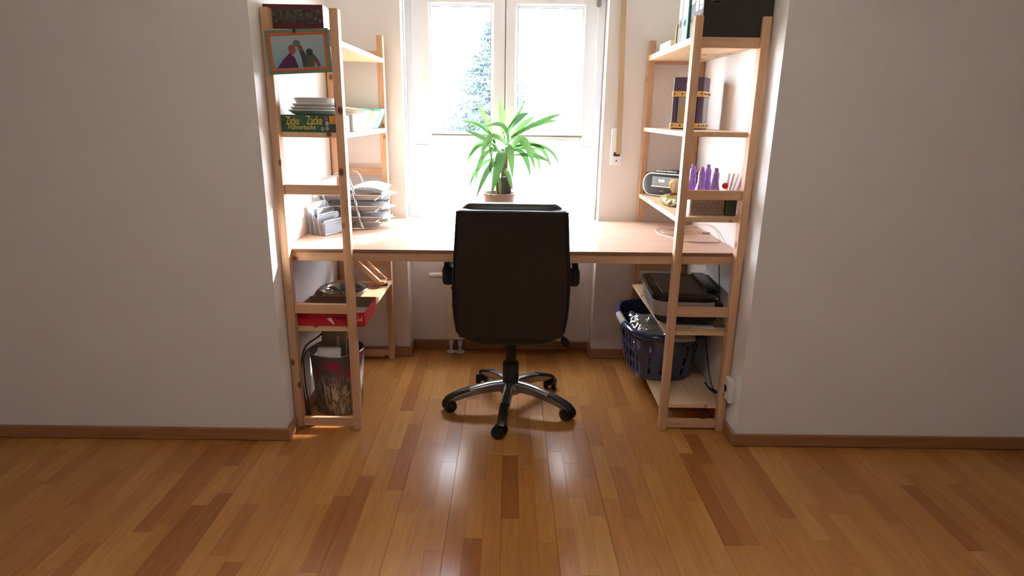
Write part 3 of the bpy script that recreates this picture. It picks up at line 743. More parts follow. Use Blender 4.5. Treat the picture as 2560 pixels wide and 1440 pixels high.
for k, (x, z, c) in enumerate(((.052, .055, (.35, .12, .17)), (.054, .036, (.55, .50, .48)), (.053, .016, (.48, .36, .38)), (.034, .014, (.30, .36, .42)), (.076, .012, (.22, .06, .07)))):
    bb = B().prism(blob(x, z, .007, .009), -.0005, .0005, Matrix.Translation((0, -.1105, 0)) @ Matrix.Rotation(pi/2, 4, 'X'))
    mk('printed_hen', bb, M('hen_print_%s' % 'abcde'[k], c, .5), g1)
plm = M('grey_white_plastic', (.62, .62, .60), .3)
for k in range(4):
    r = .100-.004*k
    tr = thing('tray_dish', ('lowest', 'second lowest', 'second highest', 'topmost')[k]+' grey-white dish of the stack on the green game box', 'dish', (-.835+.004*k, -.735, 1.394+.0115*k), .15*k, 'stacked dishes')
    hgt = (.016, .016, .018, .030)[k]
    mk('dish_body', B().lathe([(r*.70, 0), (r*.86, .004), (r, hgt), (r+.004, hgt+.002), (r+.003, hgt+.005), (r-.003, hgt+.003), (r*.84, .009), (r*.68, .005)], (0, 0, 0), 36, True, True), plm, tr, True)
wbx = thing('white_container', 'white plastic box on the left shelf beside the nested basins', 'box', (-.732, -.595, 1.326))
mk('container_body', B().box(-.058, .058, -.13, .13, 0, .070, .008, 3), M('white_plastic', (.85, .85, .84), .3), wbx, True)
mk('container_lid', B().box(-.060, .060, -.132, .132, .062, .0745, .004, 2), MATS['white_plastic'], wbx, True)
cream = M('cream_plastic', (.56, .50, .42), .35); tealp = M('teal_plastic', (.10, .42, .37), .3)
def basin(label, loc, rx, ry, h, mat, tilt, rib=True):
    t = thing('basin', label, 'basin', loc, 0, 'nested basins'); t.rotation_euler = (0, tilt, 0)
    prof = [(.62, 0), (.70, .004), (.80, h*.3), (.90, h*.6), (.955, h*.8), (.96, h*.9), (1.0, h*.97), (1.0, h), (.95, h), (.92, h*.92), (.76, h*.3), (.62, .006)]
    R = [se_ring(0, 0, z, rx*k, ry*k, 3, 44) for k, z in prof]
    mk('basin_body', B().rings(R), mat, t, 50)
    if rib:
        rb_ = B()
        for zz in (.60, .68, .76):
            k = .9+.055*(zz-.6)/.2+.006; rb_.tube(se_ring(0, 0, h*zz, rx*k, ry*k, 3, 44)+[se_ring(0, 0, h*zz, rx*k, ry*k, 3, 44)[0]], .0018, 6)
        mk('rib', rb_, mat, t, 50)
    return t
bs = basin('front cream basin of the nested row on the left shelf', (-.80, -.37, 1.331), .110, .085, .098, cream, .13)
text('lettering', 'n c', .016, M('grey_ink', (.20, .18, .18), .6), bs, (.035, -.0825, .075), (pi/2-.12, 0, 0), .0003)
basin('second cream basin, behind the front one on the left shelf', (-.79, -.23, 1.331), .122, .075, .096, cream, .12)
basin('teal basin at the back of the nested row', (-.775, -.105, 1.328), .116, .060, .100, tealp, .02, False)
mk('storage_tub', B().rings([se_ring(-.735, -.045, 1.327+z, w, .016, 6, 24) for z, w in ((0, .06), (.07, .066), (.085, .070), (.09, .068))]), M('dark_teal_plastic', (.05, .22, .20), .35), smooth=40, label='flat dark teal tub against the back posts of the left shelf', cat='tub')

# ------------------------------------------------------------------ desk, left: mesh letter sorter and letter trays with papers
ls = thing('letter_sorter', 'silver mesh letter sorter with four stepped plates on the desk', 'letter rack', (-.865, -.586, .841), radians(66))
def rrect(w, h, r, n=5):
    pts = [(0, 0), (w, 0)]
    for i in range(n+1):
        a = pi/2*i/n; pts.append((w-r+r*cos(a), h-r+r*sin(a)))
    for i in range(n+1):
        a = pi/2+pi/2*i/n; pts.append((r+r*cos(a), h-r+r*sin(a)))
    return pts
Ws = .150
for k, h in enumerate((.066, .094, .116, .142)):
    y = .002+k*.029
    lean = Matrix.Translation((0, y, .003)) @ Matrix.Rotation(radians(-6), 4, 'X')
    pts = rrect(Ws, h, .014)
    pl = mk('divider', B().prism(pts, -.0004, .0004, lean @ Matrix.Rotation(pi/2, 4, 'X')), wire_mesh, ls)
    rim = mk('rim_wire', B().tube([tuple(lean @ Vector((x, 0, z))) for x, z in pts+[pts[0]]], .0026, 8), silver_wire, ls, True)
    rim.parent = pl; rim.location = Vector(rim.location)-pl.location
mk('base_plate', B().box(0, Ws, .0, .095, .001, .003), wire_mesh, ls)
for x in (0, Ws):
    sd_ = B().prism([(0, 0), (.092, 0), (.097, .11), (.0, .05)], -.0005, .0005, Matrix.Translation((x, 0, .002)) @ Matrix(((0, 0, 1, 0), (1, 0, 0, 0), (0, 1, 0, 0), (0, 0, 0, 1))))
    mk('side_plate', sd_, wire_mesh, ls)
pen = mk('pen', B().tube([(-.800, -.455, .842+.006), (-.775, -.36, .868), (-.757, -.30, .884)], [.004, .005, .004], 8), M('black_pen', (.02, .02, .025), .3), smooth=True, label='dark pen lying behind the letter sorter on the desk', cat='pen')

lt = thing('letter_tray_stand', 'silver wire stand with three stacked mesh letter trays on the desk', 'letter tray', (-.78, -.268, .84), radians(3))
TX0, TX1, TY0, TY1 = -.165, .160, -.125, .125
trays = []
for k, z in enumerate((.038, .092, .147)):
    b = B(); t = .0012; h = .025
    b.box(TX0, TX1, TY0, TY1, z, z+t)
    for y, o in ((TY0, -.010), (TY1, .010)):
        b.add([(TX0, y, z), (TX1-.055, y, z), (TX1-.02, y+o, z+h), (TX0, y+o, z+h), (TX0, y+.001, z), (TX1-.055, y+.001, z), (TX1-.02, y+o+.001, z+h), (TX0, y+o+.001, z+h)],
              [(0, 1, 2, 3), (7, 6, 5, 4), (0, 4, 5, 1), (1, 5, 6, 2), (2, 6, 7, 3), (3, 7, 4, 0)])
    b.box(TX0, TX0+t, TY0, TY1, z, z+h)
    to = mk('tray', b, wire_mesh, lt)
    rim = B().tube([(TX1-.055, TY0, z), (TX1-.02, TY0-.010, z+h), (TX0, TY0-.010, z+h), (TX0, TY1+.010, z+h), (TX1-.02, TY1+.010, z+h), (TX1-.055, TY1, z)], .0028, 8)
    rim.tube([(TX1-.055, TY0, z), (TX1, TY0+.02, z+.006), (TX1, TY1-.02, z+.006), (TX1-.055, TY1, z)], .0022, 6)
    ro = mk('tray_rim', rim, silver_wire, lt, True); ro.parent = to; ro.location = Vector(ro.location)-to.location
for s, y in ((-1, TY0-.016), (1, TY1+.016)):
    fb = B().tube(spline([(-.145, y+s*.0, .248), (-.10, y, .262), (-.055, y, .268), (-.02, y, .255), (.0, y, .21), (.012, y, .14), (.030, y, .05), (.040, y, .010), (.045, y-s*.01, .007)], 5), .0055, 10)
    fb.tube(spline([(-.145, y, .248), (-.15, y, .2), (-.12, y, .1), (-.10, y, .007)], 4), .0045, 8)
    fb.tube([(-.13, y, .006), (.04, y, .006), (.085, y-s*.02, .006)], .0055, 8)
    mk('side_frame', fb, silver_wire, lt, 60)
mk('handle_bar', B().tube([(-.055, TY0-.016, .268), (-.055, TY1+.016, .268)], .005, 8), silver_wire, lt, True)
# papers in the trays
def sheet(name, label, cat, loc, rz, w, d, th, mat, tilt=(0, 0), bev=0, group=None):
    o = mk(name, B().box(-w/2, w/2, -d/2, d/2, 0, th, bev, 1), mat, label=label, cat=cat, group=group, center=False)
    o.location = loc; o.rotation_euler = (tilt[0], tilt[1], rz); return o
greyp = M('grey_folder', (.38, .36, .36), .6); lightp = M('cream_paper', (.80, .78, .74), .7)
sheet('paper_stack', 'thick white paper stack in the top letter tray', 'paper', (-.785, -.268, .988), radians(3), .28, .215, .022, white_p)
npad = sheet('notepad', 'spiral notepad under the loose sheets in the top tray', 'notepad', (-.750, -.278, 1.0105), radians(1), .22, .20, .010, M('grey_cover', (.30, .29, .28), .6))
sp = B()
for i in range(20):
    x = -.70+i*.0045; sp.tube([(x, -.381+.006*cos(a), 1.0155+.006*sin(a)) for a in [2*pi*j/8 for j in range(9)]], .0009, 5)
spo = mk('spiral_binding', sp, M('dark_wire', (.12, .10, .09), .4, .5), kind='stuff'); spo.parent = npad; spo.matrix_parent_inverse = npad.matrix_basis.inverted()
crv = B(); n = 8; vs = []; fs = []
for i in range(n+1):
    t = i/n; x = -.175+t*.20
    for y, e in ((-.388, .0), (-.188, .022)): vs.append((-.60+x-.045, y+.0, 1.0215+.030*sin(pi*t*.9)+e*.4))
for i in range(n): fs.append((i*2, i*2+2, i*2+3, i*2+1))
cs = B().add([(v[0], v[1], v[2]) for v in vs]+[(v[0], v[1], v[2]+.0012) for v in vs], fs+[tuple(j+2*(n+1) for j in f[::-1]) for f in fs])
mk('loose_sheet', cs, white_p, smooth=60, label='curled white sheet on top of the letter tray papers', cat='paper')
st = mk('standing_card', B().box(-.03, .055, 0, .0008, 0, .085, 0).rot(Matrix.Rotation(radians(-14), 4, 'X')), white_p, center=False, label='white card standing upright at the left end of the top tray', cat='card')
st.location = (-.918, -.363, 1.011); st.rotation_euler = (0, 0, radians(8))
for k, z in enumerate((.888, .942)):
    sheet('folder', ('grey folder lying in the lowest letter tray', 'grey folder lying in the middle letter tray')[k], 'folder', (-.79, -.268, z-.006), radians(3), .29, .21, .012, greyp, group='folders in the letter trays')
for k, (z, dx, rz) in enumerate(((.897, 0, -.10), (.951, -.002, .06), (1.0125, 0, .12))):
    o = sheet('envelope', ('white envelope sticking out of the lowest tray', 'white envelope sticking out of the middle tray', 'white envelope sticking out of the top tray')[k], 'envelope',
              (-.650+dx, -.298 if k < 2 else -.248, z-.0015), radians(3)+rz+.6, .085, .13, .0012, white_p, (radians(6), radians(-7)), group='envelopes in the letter trays')

# ------------------------------------------------------------------ left shelf, lower board: brace, bowl, red carton
br = thing('wooden_brace', 'pine brace of slanting battens lying at the back of the lower left shelf', 'wooden brace', (-.80, -.17, .486))
mk('bottom_batten', B().box(-.158, .136, -.012, .012, 0, .020, .002, 1), pine[0], br)
for y, dx in ((-.026, 0), (.020, .028)):
    A_, Bq = Vector((-.035+dx, y, .150)), Vector((.095+dx, y, .022))
    d = (Bq-A_); L_ = d.length
    m4 = Matrix.Translation((A_+Bq)/2) @ d.to_track_quat('X', 'Z').to_matrix().to_4x4()
    mk('slanting_batten', B().box(-L_/2, L_/2, -.010, .010, -.012, .012, .002, 1, m4), pine[0], br)
mk('end_block', B().box(.098, .130, -.05, .012, .0205, .034, .002, 1), pine[0], br)
bw = thing('steel_bowl', 'shiny steel bowl behind the red carton on the lower left shelf', 'bowl', (-.842, -.40, .486))
mk('bowl_body', B().lathe([(.05, 0), (.085, .006), (.112, .030), (.120, .048), (.124, .050), (.122, .053), (.116, .050), (.106, .034), (.08, .012), (.04, .008)], (0, 0, 0), 40), steel, bw, True)
mk('steamer_insert', B().add([p for k in range(7) for p in ((.012*cos(k*.9), .012*sin(k*.9), .020), (.098*cos(k*.9-.36), .098*sin(k*.9-.36), .040), (.102*cos(k*.9+.3), .102*sin(k*.9+.3), .047))], [(3*k, 3*k+1, 3*k+2) for k in range(7)]), M('dull_steel', (.09, .085, .075), .35, .9), bw, label='folding steamer petals inside the bowl')
rc = thing('red_carton', 'open red cardboard carton on the lower left shelf', 'carton', (-.793, -.735, .486))
redm = M('red_cardboard', (.52, .010, .018), .55); brownc = M('brown_cardboard', (.20, .115, .07), .8)
w0, d0, hh = .158, .122, .066
def wall_(x0, x1, y0, y1, nm, inner):
    o = mk(nm, B().box(x0, x1, y0, y1, .002, hh), redm, rc)
    return o
wall_(-w0, w0, -d0, -d0+.002, 'front_wall', 0); wall_(-w0, w0, d0-.002, d0, 'back_wall', 0); wall_(-w0, -w0+.002, -d0+.002, d0-.002, 'side_wall', 0); wall_(w0-.002, w0, -d0+.002, d0-.002, 'side_wall', 0)
mk('carton_bottom', B().box(-w0, w0, -d0, d0, 0, .002), brownc, rc)
mk('inner_lining', B().box(-w0+.002, w0-.002, d0-.0028, d0-.002, .0022, hh-.001).box(-w0+.002, w0-.002, -d0+.002, -d0+.0028, .0022, hh-.001).box(-w0+.002, -w0+.0028, -d0+.003, d0-.003, .0022, hh-.001).box(w0-.0028, w0-.002, -d0+.003, d0-.003, .0022, hh-.001), brownc, rc, label='bare brown inside of the carton')
mk('inner_sheet', B().box(.0, w0-.004, -d0+.004, d0-.05, .0022, .030, .001, 1), M('grey_card', (.55, .52, .50), .7), rc, label='pale grey card block inside')
wl_m = M('white_lettering', (.82, .80, .80), .5)
text('lettering', "Pl'", .030, wl_m, rc, (w0-.023, -d0-.0006, .036), (pi/2, pi, 0), .0003)
text('lettering', 'Box', .026, M('dark_lettering', (.10, .01, .02), .5), rc, (.050, -d0-.0006, .034), (pi/2, pi, 0), .0003)
mk('torn_patch', B().prism([(-.012, .036), (.010, .040), (.022, .008), (.018, .008), (.004, .022)], -.0004, .0004, Matrix.Translation((.0, -d0-.0006, 0)) @ Matrix.Rotation(pi/2, 4, 'X')), wl_m, rc, label='torn white patch')

# ------------------------------------------------------------------ waste bin under the left shelf with a grey device and cables
wbn = thing('waste_bin', 'flower-printed waste bin standing under the left shelf', 'bin', (-.823, -.668, .0))
fm = bpy.data.materials.new('flower_print'); fm.use_nodes = True
nt = fm.node_tree; N = nt.nodes; L = nt.links; b = N['Principled BSDF']; b.inputs['Roughness'].default_value = .4
tc = N.new('ShaderNodeTexCoord'); sp_ = N.new('ShaderNodeSeparateXYZ'); L.new(tc.outputs['Object'], sp_.inputs[0])
mp = N.new('ShaderNodeMapping'); mp.inputs['Scale'].default_value = (52, 52, 10); mp.inputs['Rotation'].default_value = (.3, .55, .2); L.new(tc.outputs['Object'], mp.inputs[0])
v1 = N.new('ShaderNodeTexNoise'); v1.inputs['Scale'].default_value = 1.4; v1.inputs['Detail'].default_value = 3; v1.inputs['Distortion'].default_value = 1.8; L.new(mp.outputs[0], v1.inputs['Vector'])
r1 = N.new('ShaderNodeValToRGB'); r1.color_ramp.elements[0].position = .48; r1.color_ramp.elements[0].color = (.080, .077, .082, 1); r1.color_ramp.elements[1].position = .59; r1.color_ramp.elements[1].color = (.38, .36, .37, 1)
e = r1.color_ramp.elements.new(.53); e.color = (.20, .18, .12, 1); L.new(v1.outputs['Fac'], r1.inputs['Fac'])
v2 = N.new('ShaderNodeTexNoise'); v2.inputs['Scale'].default_value = 14; L.new(tc.outputs['Object'], v2.inputs['Vector'])
r2 = N.new('ShaderNodeValToRGB'); r2.color_ramp.elements[0].position = .52; r2.color_ramp.elements[0].color = (.092, .088, .092, 1); r2.color_ramp.elements[1].position = .60; r2.color_ramp.elements[1].color = (.33, .02, .10, 1); L.new(v2.outputs['Fac'], r2.inputs['Fac'])
mz = N.new('ShaderNodeMapRange'); mz.inputs['From Min'].default_value = .01; mz.inputs['From Max'].default_value = .07; L.new(sp_.outputs['Z'], mz.inputs[0])
mx = N.new('ShaderNodeMix'); mx.data_type = 'RGBA'; L.new(mz.outputs[0], mx.inputs['Factor']); L.new(r1.outputs[0], mx.inputs['A']); L.new(r2.outputs[0], mx.inputs['B']); L.new(mx.outputs['Result'], b.inputs['Base Color'])
mk('bin_wall', B().lathe([(.104, .001), (.108, .003), (.128, .308), (.126, .308), (.106, .006)], (0, 0, 0), 48, True, True), fm, wbn, 60, label='dark bin wall printed with pale grasses and magenta blossoms')
mk('bin_rim', B().tube([(.128*cos(2*pi*i/40), .128*sin(2*pi*i/40), .309) for i in range(41)], .003, 8), M('steel_rim', (.5, .49, .46), .2, .9), wbn, 60)
dv = thing('desk_device', 'slim grey device with a white end leaning in the flower-printed bin', 'device', (-.835, -.685, .0))
DM = Matrix.Translation((.005, -.010, .30)) @ Matrix.Rotation(radians(24), 4, 'X') @ Matrix.Rotation(radians(9), 4, 'Y') @ Matrix.Rotation(0, 4, 'Z')
mk('device_body', B().box(-.057, .057, -.002, .026, -.13, .135, .004, 2, DM), M('brown_grey_plastic', (.26, .22, .175), .35, .3), dv, True)
mk('handle_bar', B().box(.014, .028, -.010, -.002, -.015, .118, .003, 2, DM), M('pale_grey_plastic', (.45, .45, .44), .4), dv, True)
mk('end_cap', B().box(-.054, .054, -.006, .028, -.145, -.125, .005, 2, DM), MATS['pale_grey_plastic'], dv, True)
mk('white_lip', B().rings([se_ring(-.004, -.062+.3*z, .30+z, .056*k, .010, 3, 24) for z, k in ((-.03, .9), (.010, 1), (.030, 1), (.038, .96))]), white_p, dv, 50)
blk_c = M('black_cable', (.012, .012, .012), .5)
mk('power_cable', B().tube(spline([(-.845, -.70, .42), (-.88, -.77, .40), (-.930, -.805, .36), (-.952, -.812, .25), (-.948, -.812, .12), (-.94, -.80, .03), (-.93, -.80, .008)], 8), .004, 8), blk_c, smooth=60, label='black power cable running down beside the waste bin', cat='cable')
mk('power_cable', B().tube(spline([(-.89, -.76, .352), (-.92, -.79, .345), (-.944, -.79, .30), (-.948, -.785, .18), (-.944, -.78, .09), (-.938, -.775, .009)], 8), .003, 8), blk_c, smooth=60, label='thinner black cable behind the other one, left of the bin', cat='cable')

# ------------------------------------------------------------------ right shelf, top: ring binders and flat folder
grey_b = M('grey_binder_board', (.15, .15, .19), .6); teal_b = M('turquoise_binder_board', (.16, .52, .48), .5); dteal = M('dark_green_binder_side', (.03, .12, .09), .5)
dark_b = M('mottled_black_board', (.022, .017, .015), .6, var=.35, bscale=260)
lab_m = M('white_label', (.82, .84, .85), .6); hole_m = M('binder_hole', (.012, .012, .014), .6)
def binder(label, y0, y1, x, spine, side, zb=1.715, lab=(.105, .26)):
    t = thing('ring_binder', label, 'binder', (x, (y0+y1)/2, zb), 0, 'ring binders on the right shelf top')
    h = (y1-y0)/2-.0008; H = .318; D = XR-.005-x
    if D > .285: D = .285
    mk('spine', B().box(0, .003, -h, h, .0, H, .001, 1), spine, t)
    mk('front_cover', B().box(.003, D, -h, -h+.003, 0, H), side, t); mk('back_cover', B().box(.003, D, h-.003, h, 0, H), side, t)
    mk('paper_block', B().box(.02, D-.02, -h+.006, h-.006, .006, .30), lightp, t)
    mk('spine_label', B().box(-.0008, 0, -h+.006, h-.006, lab[0], lab[1]), lab_m, t)
    Ry = Matrix.Translation((0, 0, .077)) @ Matrix.Rotation(-pi/2, 4, 'Y')
    mk('finger_hole', B().lathe([(.0105, 0), (.0105, .001)], (0, 0, 0), 20).rot(Ry), hole_m, t)
    mk('hole_ring', B().tube([(-.001, .0125*cos(2*pi*i/24), .077+.0125*sin(2*pi*i/24)) for i in range(25)], .0018, 6), silver_wire, t, 60)
    return t
YBN = [-.540, -.602, -.690, -.752, -.806, -.868]
binder('grey ring binder farthest from the camera on the right shelf top', YBN[1], YBN[0], .735, grey_b, grey_b, lab=(.103, .30))
binder('turquoise ring binder with white label on the right shelf top', YBN[2], YBN[1], .735, teal_b, dteal, lab=(.103, .30))
binder('narrow grey ring binder just in front of the turquoise one', YBN[3], YBN[2], .745, grey_b, grey_b, lab=(.14, .30))
binder('grey ring binder in the middle of the three nearest ones', YBN[4], YBN[3], .745, grey_b, grey_b, lab=(.105, .25))
lb = binder('black mottled ring binder nearest the camera on the right shelf top', YBN[5], YBN[4], .745, grey_b, dark_b, lab=(.105, .25))
hh_ = -(YBN[4]-YBN[5])/2
sl = []
for i in range(29):
    a = 2*pi*i/28; sl.append((.050+.021*math.copysign(abs(cos(a))**.6, cos(a)), hh_-.0006, .125+.0075*sin(a)))
mk('cover_slot', B().tube(sl, .0018, 6), M('brass_slot', (.20, .19, .14), .4, .7), lb, 60)
for z in (.118, .232): mk('label_line', B().box(-.0014, -.0008, -.02, .02, z, z+.003), grey_b, lb)
mk('flat_folder', B().box(.715, .985, -.500, -.300, 1.7155, 1.742, .003, 2), white_p, smooth=True, label='white folder lying flat behind the binders, right shelf top', cat='folder')
mk('booklet', B().box(.728, .93, -.537, -.530, 1.7155, 1.80, .001, 1), pattern('orange_booklet_print', [(.65, .25, .06), (.70, .55, .10), (.55, .05, .05)], 18), label='thin orange and red booklet behind the grey binder', cat='booklet')

# ------------------------------------------------------------------ right shelf, second board: purple gift box with gold bands
pb = thing('gift_box', 'tall purple presentation box with two gold bands on the right shelf', 'box', (.871, -.355, 1.352), radians(-28))
pur = M('dark_purple_card', (.085, .050, .095), .5); gold = M('gold_band', (.80, .52, .20), .35, .4); pdark = M('box_window_dark', (.012, .012, .014), .2)
s_ = .070
mk('box_body', B().box(-s_, s_, -s_, s_, 0, .238, .002, 1), pur, pb)
for z0, z1 in ((.006, .030), (.150, .175)):
    gb = mk('gold_band', B().box(-s_-.004, s_+.004, -s_-.004, s_+.004, z0, z1, .001, 1), gold, pb)
    rv = B()
    for i in (-1, -.4, .4, 1):
        for f in range(2):
            q = B().lathe([(.0042, 0), (.0042, .002), (.002, .004)], (0, 0, 0), 10); q.rot(Matrix.Rotation(f*pi/2, 4, 'Z') @ Matrix.Translation((i*(s_-.006), -s_-.004, (z0+z1)/2)) @ Matrix.Rotation(pi/2, 4, 'X')); rv.add(q.v, q.f)
    ro = mk('rivet', rv, M('dark_rivet', (.10, .06, .02), .4, .6), pb, kind='stuff'); ro.parent = gb; ro.location = Vector(ro.location)-gb.location
mk('front_window', B().box(-.044, .044, -s_-.0015, -s_, .032, .148), M('printed_window', (.30, .27, .22), .4), pb, label='printed window panel')
for q in (-.0445, .0445): mk('window_edge', B().box(q-.0015, q+.0015, -s_-.003, -s_, .032, .148), pdark, pb)
mk('printed_bottle', B().prism([(-.02, 0), (.02, 0), (.022, .06), (.006, .08), (.005, .10), (-.005, .10), (-.006, .08), (-.022, .06)], -.0005, .0005, Matrix.Translation((0, -s_-.0022, .04)) @ Matrix.Rotation(pi/2, 4, 'X')), M('amber_print', (.42, .24, .05), .4), pb)
mk('side_window', B().box(s_, s_+.0015, -.05, .05, .032, .148), pdark, pb)
for q in (-.028, .0): mk('side_stripe', B().box(s_+.0015, s_+.0022, q-.004, q+.004, .032, .148), white_p, pb)
mk('crest', B().lathe([(.006, 0), (.006, .0012)], (0, 0, 0), 14).rot(Matrix.Translation((-.004, -s_, .205)) @ Matrix.Rotation(pi/2, 4, 'X')).box(-.008, .0, -s_-.0012, -s_, .186, .196), M('pale_gold_print', (.70, .62, .38), .4), pb)

# ------------------------------------------------------------------ right shelf, third board: radio, sweets, purple figures, spotted box
rd = thing('radio', 'black and silver portable radio with rounded end on the right shelf', 'radio', (.724, -.105, .998), radians(-42))
RW, RD, RH, RB = .262, .13, .112, .008
def capsule(w, z0, z1, r, n=10):
    pts = []
    for (cx, cz, a0) in ((w-r, z0+r, -90), (w-r, z1-r, 0), (r, z1-r, 90), (r, z0+r, 180)):
        for i in range(n+1):
            a = radians(a0+90*i/n); pts.append((cx+r*cos(a), cz+r*sin(a)))
    return pts
YX = Matrix.Rotation(pi/2, 4, 'X')
rgrey = M('radio_dark_grey', (.026, .030, .034), .28); rsil = M('radio_silver_trim', (.62, .66, .68), .25, .5)
mk('radio_body', B().prism(capsule(RW, RB, RB+RH, .050), -RD, 0, YX, .004), rgrey, rd, True)
trp = capsule(RW, RB-.001, RB+RH+.001, .051)
mk('silver_trim', B().tube([(x, .004, z) for x, z in trp+[trp[0]]], .0042, 8), rsil, rd, 60)
mk('tape_door', B().prism([(.055, RB+.052), (.175, RB+.052), (.205, RB+.098), (.055, RB+.098)], 0, .003, YX, .001), M('radio_light_grey', (.20, .23, .25), .25), rd)
mk('display', B().box(.092, .128, -.0048, -.003, RB+.070, RB+.084, .001, 1), M('display_white', (.75, .78, .80), .3), rd)
mk('speaker_panel', B().prism([(.178, RB+.006), (.245, RB+.006), (.245, RB+.104), (.210, RB+.104), (.178, RB+.05)], 0, .0025, YX, .001), M('radio_black', (.02, .022, .025), .4), rd)
mk('ledge', B().box(.05, .175, -.006, 0, RB+.043, RB+.050, .002, 1), rsil, rd)
text('lettering', 'JVC', .013, M('grey_silver_letters', (.40, .42, .43), .4), rd, (.115, -.0006, RB+.022), FACE, .0003)
mk('top_deck', B().box(.045, RW-.01, .018, RD-.01, RB+RH, RB+RH+.012, .004, 2), M('radio_black', (.02, .022, .025), .4), rd, True)
kb = B()
for i in range(6): kb.box(.062+i*.020, .079+i*.020, .020, .032, RB+RH+.008, RB+RH+.015, .001, 1)
mk('button_row', kb, rsil, rd)
mk('disc_lid', B().lathe([(.050, 0), (.050, .006), (.040, .010), (.0, .011)], (.15, .075, RB+RH+.011), 32, True, False), M('radio_dark_lid', (.06, .065, .07), .2), rd, True)
for x in (.06, RW-.05): mk('foot', B().box(x-.010, x+.010, .01, .03, 0, RB+.002, .001, 1), rsil, rd)
# gold packet of sweets with a red tie
def crumple(prof, c, n=22, amp=.1, seed=1, sx=1, sy=1, mat=None):
    rnd = random.Random(seed); R = []
    ph = [rnd.uniform(0, 6.28) for _ in range(8)]
    for i, (r, z) in enumerate(prof):
        ring = []
        for j in range(n):
            a = 2*pi*j/n
            k = 1+amp*(sin(3*a+ph[0]+i)*.5+sin(7*a+ph[1]+i*1.7)*.35+rnd.uniform(-.5, .5)*.6)
            ring.append((c[0]+r*k*cos(a)*sx, c[1]+r*k*sin(a)*sy, c[2]+z))
        R.append(ring)
    return B().rings(R)
foil_g = pattern('gold_green_foil', [(.55, .40, .10), (.20, .05, .06), (.30, .38, .06), (.80, .72, .50)], 34, .22)
sw_ = thing('sweet_packet', 'tied gold foil packet of sweets in front of the radio', 'sweets', (.805, -.46, .998))
mk('packet', crumple([(.04, 0), (.060, .004), (.070, .020), (.060, .036), (.038, .044), (.016, .050)], (0, 0, 0), 26, .10, 3, .95, 1.9), foil_g, sw_)
mk('packet_top', crumple([(.012, .047), (.014, .058), (.026, .080), (.034, .105), (.026, .116), (.020, .122)], (.0, .0, 0), 20, .22, 8, 1.0, .55), M('pale_gold_foil', (.85, .68, .30), .25, .3), sw_)
mk('ribbon', B().tube([(.019*cos(2*pi*i/16), .013*sin(2*pi*i/16), .051+.003*sin(4*pi*i/16)) for i in range(17)], .004, 6).box(-.030, -.012, -.016, -.012, .044, .054).box(.010, .028, -.016, -.012, .050, .058), M('dark_red_ribbon', (.28, .03, .015), .4), sw_)
mk('leaf_tag', B().add([(-.052, .06, .012), (-.062, .10, .03), (-.048, .085, .012), (-.058, .035, .034), (-.05, .05, .014)], [(0, 1, 2), (0, 3, 4), (0, 2, 4)]), M('green_foil', (.12, .32, .06), .3), sw_)
foil_p = pattern('purple_foil', [(.22, .10, .42), (.36, .20, .58), (.28, .14, .52), (.55, .42, .72)], 40, .25)
prof_f = [(.022, 0), (.031, .003), (.035, .022), (.0355, .048), (.030, .080), (.021, .110), (.0150, .135), (.0155, .155), (.0150, .172), (.0115, .184), (.0085, .187), (.0095, .198), (.006, .203)]
for k, (x, y, h, lab) in enumerate(((.826, -.655, 1.03, 'leftmost of the four purple foil-wrapped figures, half hidden'), (.848, -.715, 1.0, 'purple foil figure in front of the leftmost one'),
                                    (.894, -.655, 1.03, 'purple foil figure third from the left, set back'), (.911, -.715, .98, 'rightmost of the four purple foil-wrapped figures'))):
    o = mk('foil_figure', crumple([(r, z*h) for r, z in prof_f], (0, 0, 0), 20, .07, 20+k, 1, 1), foil_p, smooth=25, label=lab, cat='chocolate', group='purple foil figures', center=False)
    o.location = (x, y, .998)
bxs = thing('spotted_box', 'grey-brown cardboard box with white dots behind the right shelf rung', 'box', (.862, -.775, .998))
mk('box_body', B().box(-.073, .071, -.025, .025, 0, .072, .001, 1), M('taupe_card', (.20, .145, .125), .7), bxs)
dots = B(); k = 0
for r_ in range(4):
    for c_ in range(7):
        x = -.064+c_*.0215+(r_ % 2)*.0107; z = .010+r_*.0165
        if x < .067: dots.prism([(x+.0022*cos(2*pi*i/8), z+.0022*sin(2*pi*i/8)) for i in range(8)], .0, .0004, Matrix.Translation((0, -.025, 0)) @ YX)
mk('dots', dots, M('cream_dots', (.62, .55, .46), .6), bxs, kind='stuff')
mk('side_flap', B().box(-.0795, -.0735, -.024, .03, 0, .070), M('pale_grey_side', (.62, .61, .62), .7), bxs, label='pale grey end face')
mk('dark_tin', B().box(.937, .985, -.805, -.745, .998, 1.07, .003, 2), pattern('dark_green_tin', [(.02, .025, .02), (.05, .06, .03), (.03, .02, .02)], 30), smooth=True, label='small dark green tin right of the spotted box', cat='tin')
cel = glass_mat('cellophane', .25, .25)
cn = thing('sweet_bag', 'clear bag of red and white candy sticks on the right shelf', 'sweets', (.975, -.70, .998))
for k in range(6):
    a = -.35+.12*k; x = -.02+.009*k
    mk('candy_stick', B().tube([(x, -.02+.006*(k % 3), .002), (x+.05*sin(a+.5), -.02+.006*(k % 3), .09), (x+.10*sin(a+.5), -.015, .175)], .0045, 8), M('pink_white_candy' if k % 2 else 'pale_candy', (.75, .36, .33) if k % 2 else (.82, .74, .66), .35), cn, 60)
mk('red_bow', B().lathe([(.004, -.012), (.012, -.006), (.014, .006), (.005, .014)], (-.026, -.035, .122), 14), M('red_plastic', (.62, .02, .03), .3), cn, True)
mk('bag', crumple([(.030, .001), (.040, .06), (.034, .13), (.045, .19), (.03, .21)], (.012, -.012, 0), 18, .12, 4, 1, .7), cel, cn)
